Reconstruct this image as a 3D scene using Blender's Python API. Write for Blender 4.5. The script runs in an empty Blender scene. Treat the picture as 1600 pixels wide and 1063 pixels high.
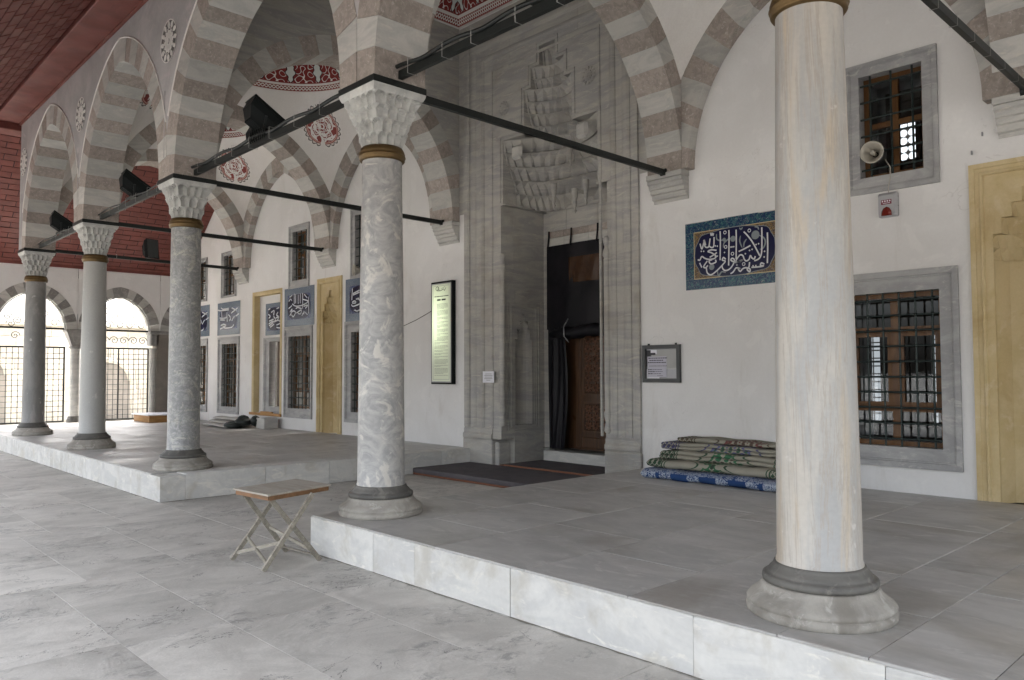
import bpy, math, random
from mathutils import Vector
random.seed(7)
R = math.radians
S = bpy.context.scene
COL = S.collection

# ------------------------------------------------------------------ camera, sky, sun, exposure
cd = bpy.data.cameras.new('camera')
cam = bpy.data.objects.new('camera', cd)
COL.objects.link(cam)
cd.sensor_width = 36.0
cd.lens = 1221.72 / 1600 * 36
cd.clip_end = 2000
cd.clip_start = 0.05
yaw, pit, rol = 0.8109, 0.0418, -0.0034
fw = Vector((-math.sin(yaw) * math.cos(pit), math.cos(yaw) * math.cos(pit), math.sin(pit)))
ri = Vector((math.cos(yaw), math.sin(yaw), 0))
up = ri.cross(fw)
r2 = ri * math.cos(rol) + up * math.sin(rol)
u2 = -ri * math.sin(rol) + up * math.cos(rol)
from mathutils import Matrix
m = Matrix((r2, u2, -fw)).transposed().to_4x4()
m.translation = Vector((1.9487, -4.1281, 1.62))
cam.matrix_world = m
S.camera = cam

W_ = bpy.data.worlds.new('World')
S.world = W_
W_.use_nodes = True
nt = W_.node_tree
bg = nt.nodes['Background']
sky = nt.nodes.new('ShaderNodeTexSky')
sky.sky_type = 'NISHITA'
sky.sun_disc = False
SUN_EL, SUN_AZ = R(52), math.atan2(-0.55, 0.83)
sky.sun_elevation = SUN_EL
sky.sun_rotation = SUN_AZ
sky.air_density = 1.0
sky.dust_density = 9.0
sky.ozone_density = 0.0
hs = nt.nodes.new('ShaderNodeHueSaturation')      # hazy, overcast day: the blue of the sky is washed out
hs.inputs['Saturation'].default_value = 0.36
nt.links.new(sky.outputs[0], hs.inputs['Color'])
nt.links.new(hs.outputs[0], bg.inputs[0])
bg.inputs[1].default_value = 0.15
sl = bpy.data.lights.new('sun', 'SUN')
sl.energy = 1.2
sl.angle = R(14)
sl.color = (1.0, 0.95, 0.87)
so = bpy.data.objects.new('sun', sl)
COL.objects.link(so)
sd = Vector((math.sin(SUN_AZ) * math.cos(SUN_EL), math.cos(SUN_AZ) * math.cos(SUN_EL), math.sin(SUN_EL)))
so.rotation_euler = sd.to_track_quat('Z', 'Y').to_euler()
so.location = (-10, 10, 30)
S.view_settings.view_transform = 'Standard'
S.view_settings.look = 'None'
S.view_settings.gamma = 1
S.view_settings.use_curve_mapping = False
S.view_settings.exposure = 3.5
S.render.engine = 'CYCLES'
S.cycles.use_denoising = True
S.cycles.max_bounces = 10
S.cycles.diffuse_bounces = 8
S.cycles.caustics_reflective = False
S.cycles.caustics_refractive = False
S.cycles.sample_clamp_indirect = 6

# ------------------------------------------------------------------ material toolkit
class X:
    """a value in a node tree that can be combined with + - * /"""
    def __init__(s, t, k): s.t, s.k = t, k
    def op(s, o, *a):
        n = s.t.nodes.new('ShaderNodeMath'); n.operation = o
        for i, v in enumerate((s,) + a):
            if isinstance(v, X): s.t.links.new(v.k, n.inputs[i])
            else: n.inputs[i].default_value = v
        return X(s.t, n.outputs[0])
    def __add__(s, o): return s.op('ADD', o)
    def __radd__(s, o): return s.op('ADD', o)
    def __sub__(s, o): return s.op('SUBTRACT', o)
    def __rsub__(s, o): return s.op('MULTIPLY', -1.0) + o
    def __mul__(s, o): return s.op('MULTIPLY', o)
    def __rmul__(s, o): return s.op('MULTIPLY', o)
    def __truediv__(s, o): return s.op('DIVIDE', o)
    def sin(s): return s.op('SINE')
    def abs(s): return s.op('ABSOLUTE')
    def lt(s, o): return s.op('LESS_THAN', o)
    def gt(s, o): return s.op('GREATER_THAN', o)
    def fr(s): return s.op('FRACT')
    def mx(s, o): return s.op('MAXIMUM', o)
    def mn(s, o): return s.op('MINIMUM', o)
    def pw(s, o): return s.op('POWER', o)

class MT:
    def __init__(s, name, rough=0.7, metal=0.0, spec=0.4):
        s.m = bpy.data.materials.new(name); s.m.use_nodes = True
        s.t = s.m.node_tree; s.b = s.t.nodes['Principled BSDF']
        s.b.inputs['Roughness'].default_value = rough
        s.b.inputs['Metallic'].default_value = metal
        s.b.inputs['Specular IOR Level'].default_value = spec
    def n(s, k, **kw):
        x = s.t.nodes.new(k)
        for a, v in kw.items(): setattr(x, a, v)
        return x
    def ln(s, a, b): s.t.links.new(a, b)
    def coord(s, scale=(1, 1, 1), shift=True, rot=(0, 0, 0)):
        tc = s.n('ShaderNodeTexCoord'); v = tc.outputs['Object']
        if shift:
            oi = s.n('ShaderNodeObjectInfo'); ad = s.n('ShaderNodeVectorMath', operation='SCALE')
            cx = s.n('ShaderNodeCombineXYZ')
            for i in range(3): s.ln(oi.outputs['Random'], cx.inputs[i])
            s.ln(cx.outputs[0], ad.inputs[0]); ad.inputs['Scale'].default_value = 37.0
            a2 = s.n('ShaderNodeVectorMath', operation='ADD')
            s.ln(v, a2.inputs[0]); s.ln(ad.outputs[0], a2.inputs[1]); v = a2.outputs[0]
        mp = s.n('ShaderNodeMapping'); mp.inputs['Scale'].default_value = scale
        mp.inputs['Rotation'].default_value = rot
        s.ln(v, mp.inputs[0])
        return mp.outputs[0]
    def noise(s, vec, sc, det=5, rough=0.55, dist=0.0):
        x = s.n('ShaderNodeTexNoise'); s.ln(vec, x.inputs['Vector'])
        x.inputs['Scale'].default_value = sc; x.inputs['Detail'].default_value = det
        x.inputs['Roughness'].default_value = rough; x.inputs['Distortion'].default_value = dist
        return X(s.t, x.outputs[0])
    def voro(s, vec, sc, feat='F1', out='Distance'):
        x = s.n('ShaderNodeTexVoronoi', feature=feat); s.ln(vec, x.inputs['Vector'])
        x.inputs['Scale'].default_value = sc
        return X(s.t, x.outputs[out])
    def wave(s, vec, sc, dist=4, det=3, dsc=1.5, direction='X'):
        x = s.n('ShaderNodeTexWave', bands_direction=direction); s.ln(vec, x.inputs['Vector'])
        x.inputs['Scale'].default_value = sc; x.inputs['Distortion'].default_value = dist
        x.inputs['Detail'].default_value = det; x.inputs['Detail Scale'].default_value = dsc
        return X(s.t, x.outputs['Fac'])
    def step(s, x, a, b):
        r = s.n('ShaderNodeMapRange'); r.interpolation_type = 'SMOOTHSTEP'
        s.ln(x.k, r.inputs[0]); r.inputs[1].default_value = a; r.inputs[2].default_value = b
        return X(s.t, r.outputs[0])
    def mix(s, f, a, b):
        x = s.n('ShaderNodeMix', data_type='RGBA')
        if isinstance(f, X): s.ln(f.k, x.inputs[0])
        else: x.inputs[0].default_value = f
        for v, i in ((a, 6), (b, 7)):
            if hasattr(v, 'default_value') or hasattr(v, 'is_linked'): s.ln(v, x.inputs[i])
            else: x.inputs[i].default_value = (*v, 1)
        return x.outputs[2]
    def rnd(s): return X(s.t, s.n('ShaderNodeObjectInfo').outputs['Random'])
    def bright(s, col, fac):
        h = s.n('ShaderNodeHueSaturation'); s.ln(col, h.inputs['Color'])
        if isinstance(fac, X): s.ln(fac.k, h.inputs['Value'])
        else: h.inputs['Value'].default_value = fac
        return h.outputs[0]
    def col(s, c):
        if isinstance(c, tuple): s.b.inputs['Base Color'].default_value = (*c, 1)
        else: s.ln(c, s.b.inputs['Base Color'])
        return s
    def bump(s, x, strength=0.2, dist=0.01):
        b = s.n('ShaderNodeBump'); s.ln(x.k, b.inputs['Height'])
        b.inputs['Strength'].default_value = strength; b.inputs['Distance'].default_value = dist
        s.ln(b.outputs[0], s.b.inputs['Normal']); return s
    def uv(s):
        sp = s.n('ShaderNodeSeparateXYZ'); s.ln(s.n('ShaderNodeUVMap').outputs[0], sp.inputs[0])
        return X(s.t, sp.outputs[0]), X(s.t, sp.outputs[1])
    def xyz(s, scale=(1, 1, 1), shift=False):
        sp = s.n('ShaderNodeSeparateXYZ'); s.ln(s.coord(scale, shift), sp.inputs[0])
        return [X(s.t, sp.outputs[i]) for i in range(3)]

def stone(name, a, b, c=None, scale=(1, 1, 1), ns=3.0, dist=1.0, lo=.38, hi=.62, rough=.7, rnd=.16, bump=.25, fine=40, stain=None, stain_amt=.5, stain_sc=.9, spec=.3, shift=True, rot=(0, 0, 0)):
    m = MT(name, rough, 0, spec)
    v = m.coord(scale, shift, rot); v1 = m.coord((1, 1, 1), shift)
    n1 = m.noise(v, ns, 7, .6, dist)
    k = m.mix(m.step(n1, lo, hi), a, b)
    if c: k = m.mix(m.step(m.noise(v, ns * 2.7, 6, .65, dist), .54, .68), k, c)
    g = m.noise(v1, fine, 3)
    if stain: k = m.mix(m.step(m.noise(v1, stain_sc, 6, .62, .6), .5, .68) * stain_amt, k, stain)
    k = m.bright(k, (m.rnd() * rnd * 2 + (1 - rnd)) * (g * .16 + .92))
    m.col(k)
    rv = m.step(m.noise(v1, 1.3, 4), .3, .7) * .24 + (rough - .14); m.ln(rv.k, m.b.inputs['Roughness'])
    m.bump(g + m.noise(v1, fine * .2, 5) * 1.5, bump, .004)
    return m.m

def plain(name, c, rough=.6, metal=0., var=.08, sc=6, bump=0., spec=.4):
    m = MT(name, rough, metal, spec)
    v = m.coord((1, 1, 1)); n = m.noise(v, sc, 5)
    k = m.bright(m.mix(0.0, c, c), n * var * 2 + (1 - var)); m.col(k)
    if bump: m.bump(m.noise(v, sc * 6, 4), bump, .003)
    return m.m

def emis(name, c, st):
    m = MT(name, .5); m.col((0.02, 0.02, 0.02))
    m.b.inputs['Emission Color'].default_value = (*c, 1); m.b.inputs['Emission Strength'].default_value = st
    return m.m
# ------------------------------------------------------------------ geometry toolkit
ORG = {}
class G:
    def __init__(s): s.v = []; s.f = []; s.mi = []; s.sm = []; s.uv = {}
    def add(s, vs, fs, mi=0, sm=False, uvs=None):
        o = len(s.v); s.v += [tuple(p) for p in vs]
        for f in fs: s.f.append(tuple(i + o for i in f)); s.mi.append(mi); s.sm.append(sm)
        if uvs:
            for i, q in enumerate(uvs): s.uv[i + o] = q
        return s
    def box(s, x0, x1, y0, y1, z0, z1, c=0.0, mi=0):
        if x0 > x1: x0, x1 = x1, x0
        if y0 > y1: y0, y1 = y1, y0
        if z0 > z1: z0, z1 = z1, z0
        if c <= 0:
            s.add([(x0, y0, z0), (x1, y0, z0), (x1, y1, z0), (x0, y1, z0), (x0, y0, z1), (x1, y0, z1), (x1, y1, z1), (x0, y1, z1)],
                  [(3, 2, 1, 0), (4, 5, 6, 7), (0, 1, 5, 4), (1, 2, 6, 5), (2, 3, 7, 6), (3, 0, 4, 7)], mi)
        else:
            P = []; key = {}
            X0 = ((x0, x1), (y0, y1), (z0, z1))
            for ix in (0, 1):
                for iy in (0, 1):
                    for iz in (0, 1):
                        for ax in range(3):
                            ii = (ix, iy, iz); p = []
                            for k in range(3):
                                val = X0[k][ii[k]]
                                if k != ax: val += c if ii[k] == 0 else -c
                                p.append(val)
                            key[(ix, iy, iz, ax)] = len(P); P.append(tuple(p))
            F = []
            for ax in range(3):
                a, b = [(1, 2), (0, 2), (0, 1)][ax]
                for d in (0, 1):
                    q = []
                    for (u, w) in ((0, 0), (1, 0), (1, 1), (0, 1)):
                        ii = [0, 0, 0]; ii[ax] = d; ii[a] = u; ii[b] = w; q.append(key[(*ii, ax)])
                    F.append(q)
            for ax in range(3):
                a, b = [(1, 2), (0, 2), (0, 1)][ax]
                for u in (0, 1):
                    for w in (0, 1):
                        q = []
                        for (d, kx) in ((0, a), (1, a), (1, b), (0, b)):
                            ii = [0, 0, 0]; ii[ax] = d; ii[a] = u; ii[b] = w; q.append(key[(*ii, kx)])
                        F.append(q)
            for ix in (0, 1):
                for iy in (0, 1):
                    for iz in (0, 1): F.append([key[(ix, iy, iz, k)] for k in range(3)])
            s.add(P, F, mi)
        return s
    def quad(s, a, b, c, d, mi=0, uvs=None): return s.add([a, b, c, d], [(0, 1, 2, 3)], mi, False, uvs)
    def prism(s, poly, mp, d0, d1, mi=0, caps=True):
        n = len(poly)
        vs = [mp(a, b, d0) for a, b in poly] + [mp(a, b, d1) for a, b in poly]
        fs = [(i, (i + 1) % n, n + (i + 1) % n, n + i) for i in range(n)]
        if caps: fs += [tuple(range(n))[::-1], tuple(range(n, 2 * n))]
        return s.add(vs, fs, mi)
    def lathe(s, cx, cy, prof, n=32, mi=0, sm=True, a0=0, a1=2 * math.pi):
        full = abs(a1 - a0 - 2 * math.pi) < 1e-6
        k = n if full else n + 1
        vs = [(cx + r * math.cos(a0 + (a1 - a0) * i / n), cy + r * math.sin(a0 + (a1 - a0) * i / n), z) for r, z in prof for i in range(k)]
        fs = []
        for j in range(len(prof) - 1):
            for i in range(n if full else n):
                i2 = (i + 1) % k if full else i + 1
                fs.append((j * k + i, j * k + i2, (j + 1) * k + i2, (j + 1) * k + i))
        s.add(vs, fs, mi, sm)
        if full:
            s.add([vs[i] for i in range(k)], [tuple(range(k))[::-1]], mi)
            s.add([vs[(len(prof) - 1) * k + i] for i in range(k)], [tuple(range(k))], mi)
        return s
    def tube(s, pts, r, n=8, mi=0, sm=True, rs=None):
        pts = [Vector(p) for p in pts]; vs = []; fs = []
        up0 = None
        for i, p in enumerate(pts):
            d = (pts[min(i + 1, len(pts) - 1)] - pts[max(i - 1, 0)]).normalized()
            if up0 is None:
                up0 = d.cross(Vector((0, 0, 1))) if abs(d.z) < .95 else d.cross(Vector((1, 0, 0)))
            a = (up0 - d * up0.dot(d)).normalized(); b = d.cross(a); up0 = a
            rr = rs[i] if rs else r
            for k in range(n):
                t = 2 * math.pi * k / n + math.pi / n
                vs.append(p + a * rr * math.cos(t) + b * rr * math.sin(t))
        m_ = len(pts)
        for j in range(m_ - 1):
            for k in range(n): fs.append((j * n + k, j * n + (k + 1) % n, (j + 1) * n + (k + 1) % n, (j + 1) * n + k))
        s.add(vs, fs, mi, sm)
        s.add(vs[:n], [tuple(range(n))[::-1]], mi); s.add(vs[-n:], [tuple(range(n))], mi)
        return s
    def bar(s, p, q, w, h, mi=0):
        """square bar from p to q, w across, h in the other direction"""
        p, q = Vector(p), Vector(q); d = (q - p).normalized()
        a = d.cross(Vector((0, 0, 1)))
        if a.length < .05: a = Vector((1, 0, 0))
        a.normalize(); b = d.cross(a).normalized()
        vs = []
        for c in (p, q):
            for i, j in ((-1, -1), (1, -1), (1, 1), (-1, 1)): vs.append(c + a * w / 2 * i + b * h / 2 * j)
        return s.add(vs, [(3, 2, 1, 0), (4, 5, 6, 7), (0, 1, 5, 4), (1, 2, 6, 5), (2, 3, 7, 6), (3, 0, 4, 7)], mi)
    def ball(s, c, r, n=6, mi=0):
        pr = [(r * math.sin(math.pi * j / 4), c[2] - r * math.cos(math.pi * j / 4)) for j in range(5)]
        pr[0] = (1e-4, pr[0][1]); pr[-1] = (1e-4, pr[-1][1])
        return s.lathe(c[0], c[1], pr, n, mi)
    def frame(s, a0, a1, b0, b1, prof, mp, mi=0, bottom=True):
        """mitred frame; prof = list of (inset, depth)"""
        rings = []
        for ins, d in prof:
            if bottom: rings.append([mp(a0 + ins, b0 + ins, d), mp(a1 - ins, b0 + ins, d), mp(a1 - ins, b1 - ins, d), mp(a0 + ins, b1 - ins, d)])
            else: rings.append([mp(a0 + ins, b0, d), mp(a0 + ins, b1 - ins, d), mp(a1 - ins, b1 - ins, d), mp(a1 - ins, b0, d)])
        vs = [p for r in rings for p in r]; fs = []
        for j in range(len(rings) - 1):
            for k in range(4 if bottom else 3):
                k2 = (k + 1) % 4
                fs.append((j * 4 + k, j * 4 + k2, (j + 1) * 4 + k2, (j + 1) * 4 + k))
        return s.add(vs, fs, mi)
    def holes(s, a0, a1, b0, b1, hs, d0, d1, mp, mi=0, reveal=True, back=True, rim=True, rd=None):
        A = sorted({a0, a1, *[h[0] for h in hs], *[h[1] for h in hs]}); B = sorted({b0, b1, *[h[2] for h in hs], *[h[3] for h in hs]})
        A = [a for a in A if a0 <= a <= a1]; B = [b for b in B if b0 <= b <= b1]
        for i in range(len(A) - 1):
            for j in range(len(B) - 1):
                ca, cb = (A[i] + A[i + 1]) / 2, (B[j] + B[j + 1]) / 2
                if any(h[0] < ca < h[1] and h[2] < cb < h[3] for h in hs): continue
                for d in ((d0, d1) if back else (d0,)):
                    s.quad(mp(A[i], B[j], d), mp(A[i + 1], B[j], d), mp(A[i + 1], B[j + 1], d), mp(A[i], B[j + 1], d), mi)
        L = [(h, rd if rd is not None else d1) for h in hs] if reveal else []
        if rim: L.append(((a0, a1, b0, b1), d1))
        for h, dd in L:
            p = [(h[0], h[2]), (h[1], h[2]), (h[1], h[3]), (h[0], h[3])]
            for i in range(4):
                q, r_ = p[i], p[(i + 1) % 4]
                s.quad(mp(*q, d0), mp(*r_, d0), mp(*r_, dd), mp(*q, dd), mi)
        return s
    def loft(s, rings, mi=0, sm=False, closed=False, tri=False):
        n = len(rings[0]); vs = [p for r in rings for p in r]; fs = []
        for j in range(len(rings) - 1):
            for k in range(n if closed else n - 1):
                k2 = (k + 1) % n
                a, b, c, d = j * n + k, j * n + k2, (j + 1) * n + k2, (j + 1) * n + k
                if tri: fs += ([(a, b, c), (a, c, d)] if (j + k) % 2 else [(a, b, d), (b, c, d)])
                else: fs.append((a, b, c, d))
        return s.add(vs, fs, mi, sm)
    def ribbon(s, pts, w, mp, d, mi=0, closed=False, smooth=3, taper=False):
        P = [Vector((*p, 0)) for p in pts]
        if closed: P.append(P[0])
        if smooth and len(P) > 2:
            Q = []
            for i in range(len(P) - 1):
                p0, p1, p2, p3 = P[max(i - 1, 0)], P[i], P[i + 1], P[min(i + 2, len(P) - 1)]
                for k in range(smooth):
                    t = k / smooth
                    Q.append(.5 * ((2 * p1) + (p2 - p0) * t + (2 * p0 - 5 * p1 + 4 * p2 - p3) * t * t + (3 * p1 - p0 - 3 * p2 + p3) * t ** 3))
            Q.append(P[-1]); P = Q
        vs = []; n = len(P)
        for i, p in enumerate(P):
            dd = (P[min(i + 1, n - 1)] - P[max(i - 1, 0)])
            if dd.length < 1e-9: dd = Vector((1, 0, 0))
            dd.normalize(); nn = Vector((-dd.y, dd.x, 0)) * (w / 2)
            if taper: nn *= .55 + .45 * math.sin(math.pi * min(1, max(0, i / (n - 1))))
            vs += [mp(p.x + nn.x, p.y + nn.y, d), mp(p.x - nn.x, p.y - nn.y, d)]
        return s.add(vs, [(2 * i, 2 * i + 1, 2 * i + 3, 2 * i + 2) for i in range(n - 1)], mi)
    def disc(s, c, r, mp, d, n=16, mi=0, sy=1.0):
        return s.add([mp(c[0] + r * math.cos(2 * math.pi * i / n), c[1] + sy * r * math.sin(2 * math.pi * i / n), d) for i in range(n)], [tuple(range(n))], mi)

FY = lambda a, b, d: (a, d, b)      # a = x, b = z, d = y
FX = lambda a, b, d: (d, a, b)      # a = y, b = z, d = x
FZ = lambda a, b, d: (a, b, d)

def obj(name, g, mats, parent=None, org=None, kind=None, label=None, cat=None, group=None, shade=None):
    me = bpy.data.meshes.new(name)
    if parent is not None: o0 = ORG[parent.name]
    elif org is not None: o0 = Vector(org)
    else:
        xs, ys, zs = zip(*g.v); o0 = Vector(((min(xs) + max(xs)) / 2, (min(ys) + max(ys)) / 2, min(zs)))
    me.from_pydata([tuple(Vector(p) - o0) for p in g.v], [], g.f)
    if not isinstance(mats, (list, tuple)): mats = [mats]
    for mm in mats: me.materials.append(mm)
    if len(mats) > 1: me.polygons.foreach_set('material_index', g.mi)
    if any(g.sm): me.polygons.foreach_set('use_smooth', g.sm)
    if g.uv:
        ul = me.uv_layers.new(name='UVMap')
        for lp in me.loops: ul.data[lp.index].uv = g.uv.get(lp.vertex_index, (0, 0))
    me.update()
    o = bpy.data.objects.new(name, me); COL.objects.link(o)
    if parent is not None: o.parent = parent
    else: o.location = o0
    ORG[o.name] = o0
    return tag(o, label, cat, group, kind)

def tag(o, label=None, cat=None, group=None, kind=None):
    for k, v in (('label', label), ('category', cat), ('group', group), ('kind', kind)):
        if v: o[k] = v
    return o

def thing(name, label, cat, org, group=None):
    o = bpy.data.objects.new(name, None); COL.objects.link(o)
    o.location = org; o.empty_display_size = .2; ORG[o.name] = Vector(org)
    return tag(o, label, cat, group)

def dup(root, d, label=None):
    """copy of a thing with copies of its parts and sub-parts, moved by d"""
    def rec(o, par):
        c = o.copy(); COL.objects.link(c)
        if par is not None: c.parent = par
        ORG[c.name] = ORG[o.name] + Vector(d)
        for ch in o.children: rec(ch, c)
        return c
    kids = rec(root, None)
    kids.location = Vector(root.location) + Vector(d)
    if label: kids['label'] = label
    return kids

def piece(name, src, parent, loc):
    """another piece sharing the mesh of src; loc = offset from src"""
    o = bpy.data.objects.new(name, src.data); COL.objects.link(o); o.parent = parent
    o.location = loc; ORG[o.name] = ORG[parent.name]
    return o
# ------------------------------------------------------------------ materials
def plaster():
    m = MT('white lime plaster', .85, 0, .3)
    v = m.coord((1, 1, 1), False); vs = m.coord((1.6, 1.6, .35), False)
    k = m.mix(m.step(m.noise(v, .7, 6, .6, .8), .32, .68), (.715, .71, .70), (.655, .645, .628))
    k = m.mix(m.step(m.noise(v, 2.4, 5, .6, .5), .56, .62) * .35, k, (.76, .75, .73))      # patched repaint
    k = m.mix(m.step(m.noise(vs, 1.5, 7, .68, .6), .56, .72) * .30, k, (.47, .44, .39))    # drips and grime
    k = m.mix(m.step(m.noise(v, 7, 6, .7), .66, .74) * .30, k, (.44, .42, .39))            # scuffs
    ck = (m.noise(v, .8, 5, .55, 1.4) - .5).abs().lt(.0016) * m.step(m.noise(v, .9, 2), .52, .58)
    k = m.mix(ck * .18, k, (.30, .28, .26))
    m.col(m.bright(k, m.noise(v, 30, 3) * .08 + .96))
    m.bump(m.noise(v, 16, 5) + m.noise(v, 3.5, 4) * 2.5 - ck * .25, .22, .006)
    return m.m
PLASTER = plaster()
VAULT_WHITE = stone('vault white paint', (.74, .72, .69), (.70, .675, .64), ns=1.1, rough=.85, rnd=0, bump=.1, shift=False)
FACADE = stone('grey facade render', (.43, .415, .41), (.37, .36, .355), (.47, .43, .43), ns=1.0, dist=1.2, rough=.85, rnd=0, bump=.3, fine=30, stain=(.30, .29, .28), stain_amt=.5, shift=False)
V_GREY = stone('pale grey marble', (.46, .45, .42), (.385, .38, .36), (.49, .47, .425), scale=(.6, .6, 2.6), ns=2.2, dist=1.6, rough=.6, rnd=.14, bump=.2)
V_PINK = stone('brown conglomerate stone', (.345, .30, .265), (.27, .237, .211), (.44, .395, .355), ns=11, dist=.8, rough=.75, rnd=.14, bump=.5, fine=60)
MORTAR = stone('pale mortar', (.46, .45, .43), (.38, .37, .35), ns=6, rough=.9, rnd=0)
PORTAL = stone('grey streaked marble', (.40, .385, .35), (.315, .31, .30), (.455, .43, .375), scale=(.3, .3, 1.7), ns=2.2, dist=2.4, rough=.55, rnd=.05, bump=.15, shift=False, stain=(.26, .235, .195), stain_amt=.45, stain_sc=1.1, rot=(0, .12, 0))
FRAME_ST = stone('grey window marble', (.37, .37, .365), (.29, .29, .29), (.43, .42, .405), scale=(.6, .6, 1.7), ns=2.4, dist=1.5, rough=.6, rnd=.08)
CAPITAL = stone('carved capital marble', (.50, .50, .475), (.40, .40, .385), (.54, .525, .49), ns=4, dist=1.2, rough=.65, rnd=.06, bump=.35, fine=35, stain=(.29, .285, .265), stain_amt=.5, stain_sc=3.5)
BASE_L = stone('worn base stone', (.36, .34, .30), (.27, .255, .225), (.43, .41, .37), ns=4, dist=.8, rough=.75, rnd=.08, bump=.5, fine=50, stain=(.20, .18, .15), stain_amt=.6, stain_sc=4)
BASE_D = stone('dark base ring', (.13, .125, .112), (.09, .087, .08), (.18, .168, .15), ns=4, dist=.6, rough=.55, rnd=.08, bump=.3)
KERB = stone('white kerb marble', (.60, .59, .555), (.51, .505, .485), (.66, .64, .585), scale=(.8, .8, 2), ns=1.6, dist=1.6, rough=.7, rnd=.07, bump=.35, fine=30, stain=(.43, .40, .34), stain_amt=.6, stain_sc=2.6)
SLAB = stone('platform slab stone', (.44, .428, .405), (.37, .36, .343), (.49, .477, .45), scale=(.5, 1.2, 1), ns=1.8, dist=1.8, rough=.5, rnd=.08, bump=.25, fine=25, stain=(.245, .22, .185), stain_amt=.6, stain_sc=.8, spec=.45)

def paving():
    m = MT('courtyard paving stone', .62, 0, .4)
    v = m.coord((.8, .52, 1), True, (0, 0, .14)); v1 = m.coord((1, 1, 1))
    k = m.mix(m.step(m.noise(v, 3.4, 9, .70, .7), .34, .66), (.42, .402, .368), (.54, .517, .475))
    k = m.mix(m.step(m.noise(v1, 1.1, 6, .62, .8), .50, .64) * .65, k, (.36, .342, .312))
    patch = m.step(m.noise(v, 1.6, 5, .62, .7), .49, .60)
    pit = m.noise(v, 13, 9, .80, .8)
    k = m.mix(patch * m.step(pit, .50, .40) * .62, k, (.20, .197, .19))
    k = m.mix(patch * m.step(pit, .55, .64) * .7, k, (.56, .545, .52))
    ln1 = (m.noise(v, 1.3, 7, .66, 1.3) - .5).abs().lt(.0032) * m.step(m.noise(v1, 1.9, 2), .50, .56)
    k = m.mix(ln1 * .8, k, (.12, .118, .113))
    ln2 = (m.noise(v, 2.1, 6, .6, 1.8) - .47).abs().lt(.004) * m.step(m.noise(v1, 1.3, 2), .53, .6)
    k = m.mix(ln2 * .5, k, (.60, .585, .56))
    spk = m.step(m.noise(v1, 26, 2), .74, .78)
    k = m.mix(spk * .6, k, (.62, .61, .58))
    k = m.bright(k, (m.rnd() * .26 + .87) * (m.noise(v1, 70, 3) * .22 + .89))
    m.col(k)
    m.bump(pit * (patch * 1.6 + .25) - ln1 * .9 + m.noise(v1, 55, 4) * .3 + m.noise(v, 3, 4) * .8, .5, .009)
    return m.m
PAVING = paving()
GROUND = stone('courtyard ground stone', (.20, .195, .185), (.16, .157, .15), ns=.6, rough=.8, rnd=0, shift=False)

def shaft_mat(name, a, b, c, sc, ns, dist, lo, hi, thin=None):
    m = MT(name, .42, 0, .45)
    v = m.coord(sc, True, (.12, .1, 0)); v1 = m.coord((1, 1, 1))
    k = m.mix(m.step(m.noise(v, ns, 9, .62, dist), lo, hi), a, b)
    k = m.mix(m.step(m.noise(v, ns * .55, 6, .6, dist * 1.4), .55, .64) * .85, k, c)
    if thin: k = m.mix(m.step((m.noise(v, ns * .8, 9, .68, dist * 1.8) - .5).abs(), .035, .0) * .8, k, thin)
    k = m.mix(m.step(m.noise(v1, 7, 4), .67, .72) * .5, k, (.62, .60, .56))
    k = m.bright(k, m.noise(v1, 40, 3) * .2 + .9); m.col(k)
    m.bump(m.noise(v1, 45, 4), .15, .004); return m.m
SHAFT = [
    shaft_mat('pale streaked shaft marble', (.475, .445, .395), (.365, .362, .35), (.45, .38, .29), (2.7, 2.7, .22), 1.4, 1.8, .41, .59, (.36, .325, .28)),
    shaft_mat('mottled grey shaft marble', (.43, .42, .40), (.285, .285, .28), (.57, .545, .49), (1, 1, 1.2), 4.6, 2.0, .33, .66),
    shaft_mat('speckled grey shaft marble', (.38, .38, .365), (.25, .255, .255), (.46, .445, .39), (1, 1, 1.2), 6.0, 1.8, .34, .64, (.19, .19, .19)),
    shaft_mat('smooth pale grey shaft marble', (.40, .40, .375), (.36, .36, .345), (.43, .425, .395), (2.2, 2.2, .3), 1.3, .6, .3, .7),
    shaft_mat('dark grey shaft marble', (.24, .235, .225), (.19, .19, .185), (.29, .28, .265), (1.4, 1.4, .6), 3.0, 1.2, .35, .65)]
BRASS = plain('aged brass', (.135, .088, .038), .48, .7, .3, 14, .25)
IRON = plain('dark green painted iron', (.012, .0145, .0135), .5, .2, .3, 12, .25)
IRON_R = plain('grey painted tie iron', (.030, .034, .032), .55, .1, .25, 10, .2)
GRILLE = plain('black green grille iron', (.018, .028, .026), .4, .3, .3, 20)
TIE = plain('pale cable tie', (.35, .35, .33), .6)
WOOD_W = stone('amber varnished casement wood', (.125, .058, .017), (.09, .040, .013), scale=(6, 6, .6), ns=3, dist=.8, rough=.4, rnd=.12, bump=.1)
WOOD_D = stone('dark carved door wood', (.085, .042, .020), (.05, .025, .013), scale=(7, 7, .5), ns=2.6, dist=.6, rough=.4, rnd=.12, bump=.15)
WOOD_T = stone('weathered grey table wood', (.29, .265, .215), (.21, .19, .155), (.36, .335, .285), scale=(.7, 9, 9), ns=2.0, dist=.8, rough=.75, rnd=.2, bump=.3)
WOOD_TO = stone('worn table top veneer', (.33, .295, .245), (.39, .36, .31), scale=(1, 5, 1), ns=3, dist=1, rough=.6, rnd=.05)
WOOD_E = stone('orange table apron wood', (.22, .115, .055), (.155, .085, .04), scale=(1, 8, 8), ns=2, dist=.8, rough=.6, rnd=.15)
WOOD_P = stone('orange plywood', (.42, .23, .085), (.34, .175, .06), scale=(1, 1, 7), ns=2, dist=.6, rough=.6, rnd=.1)
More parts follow.
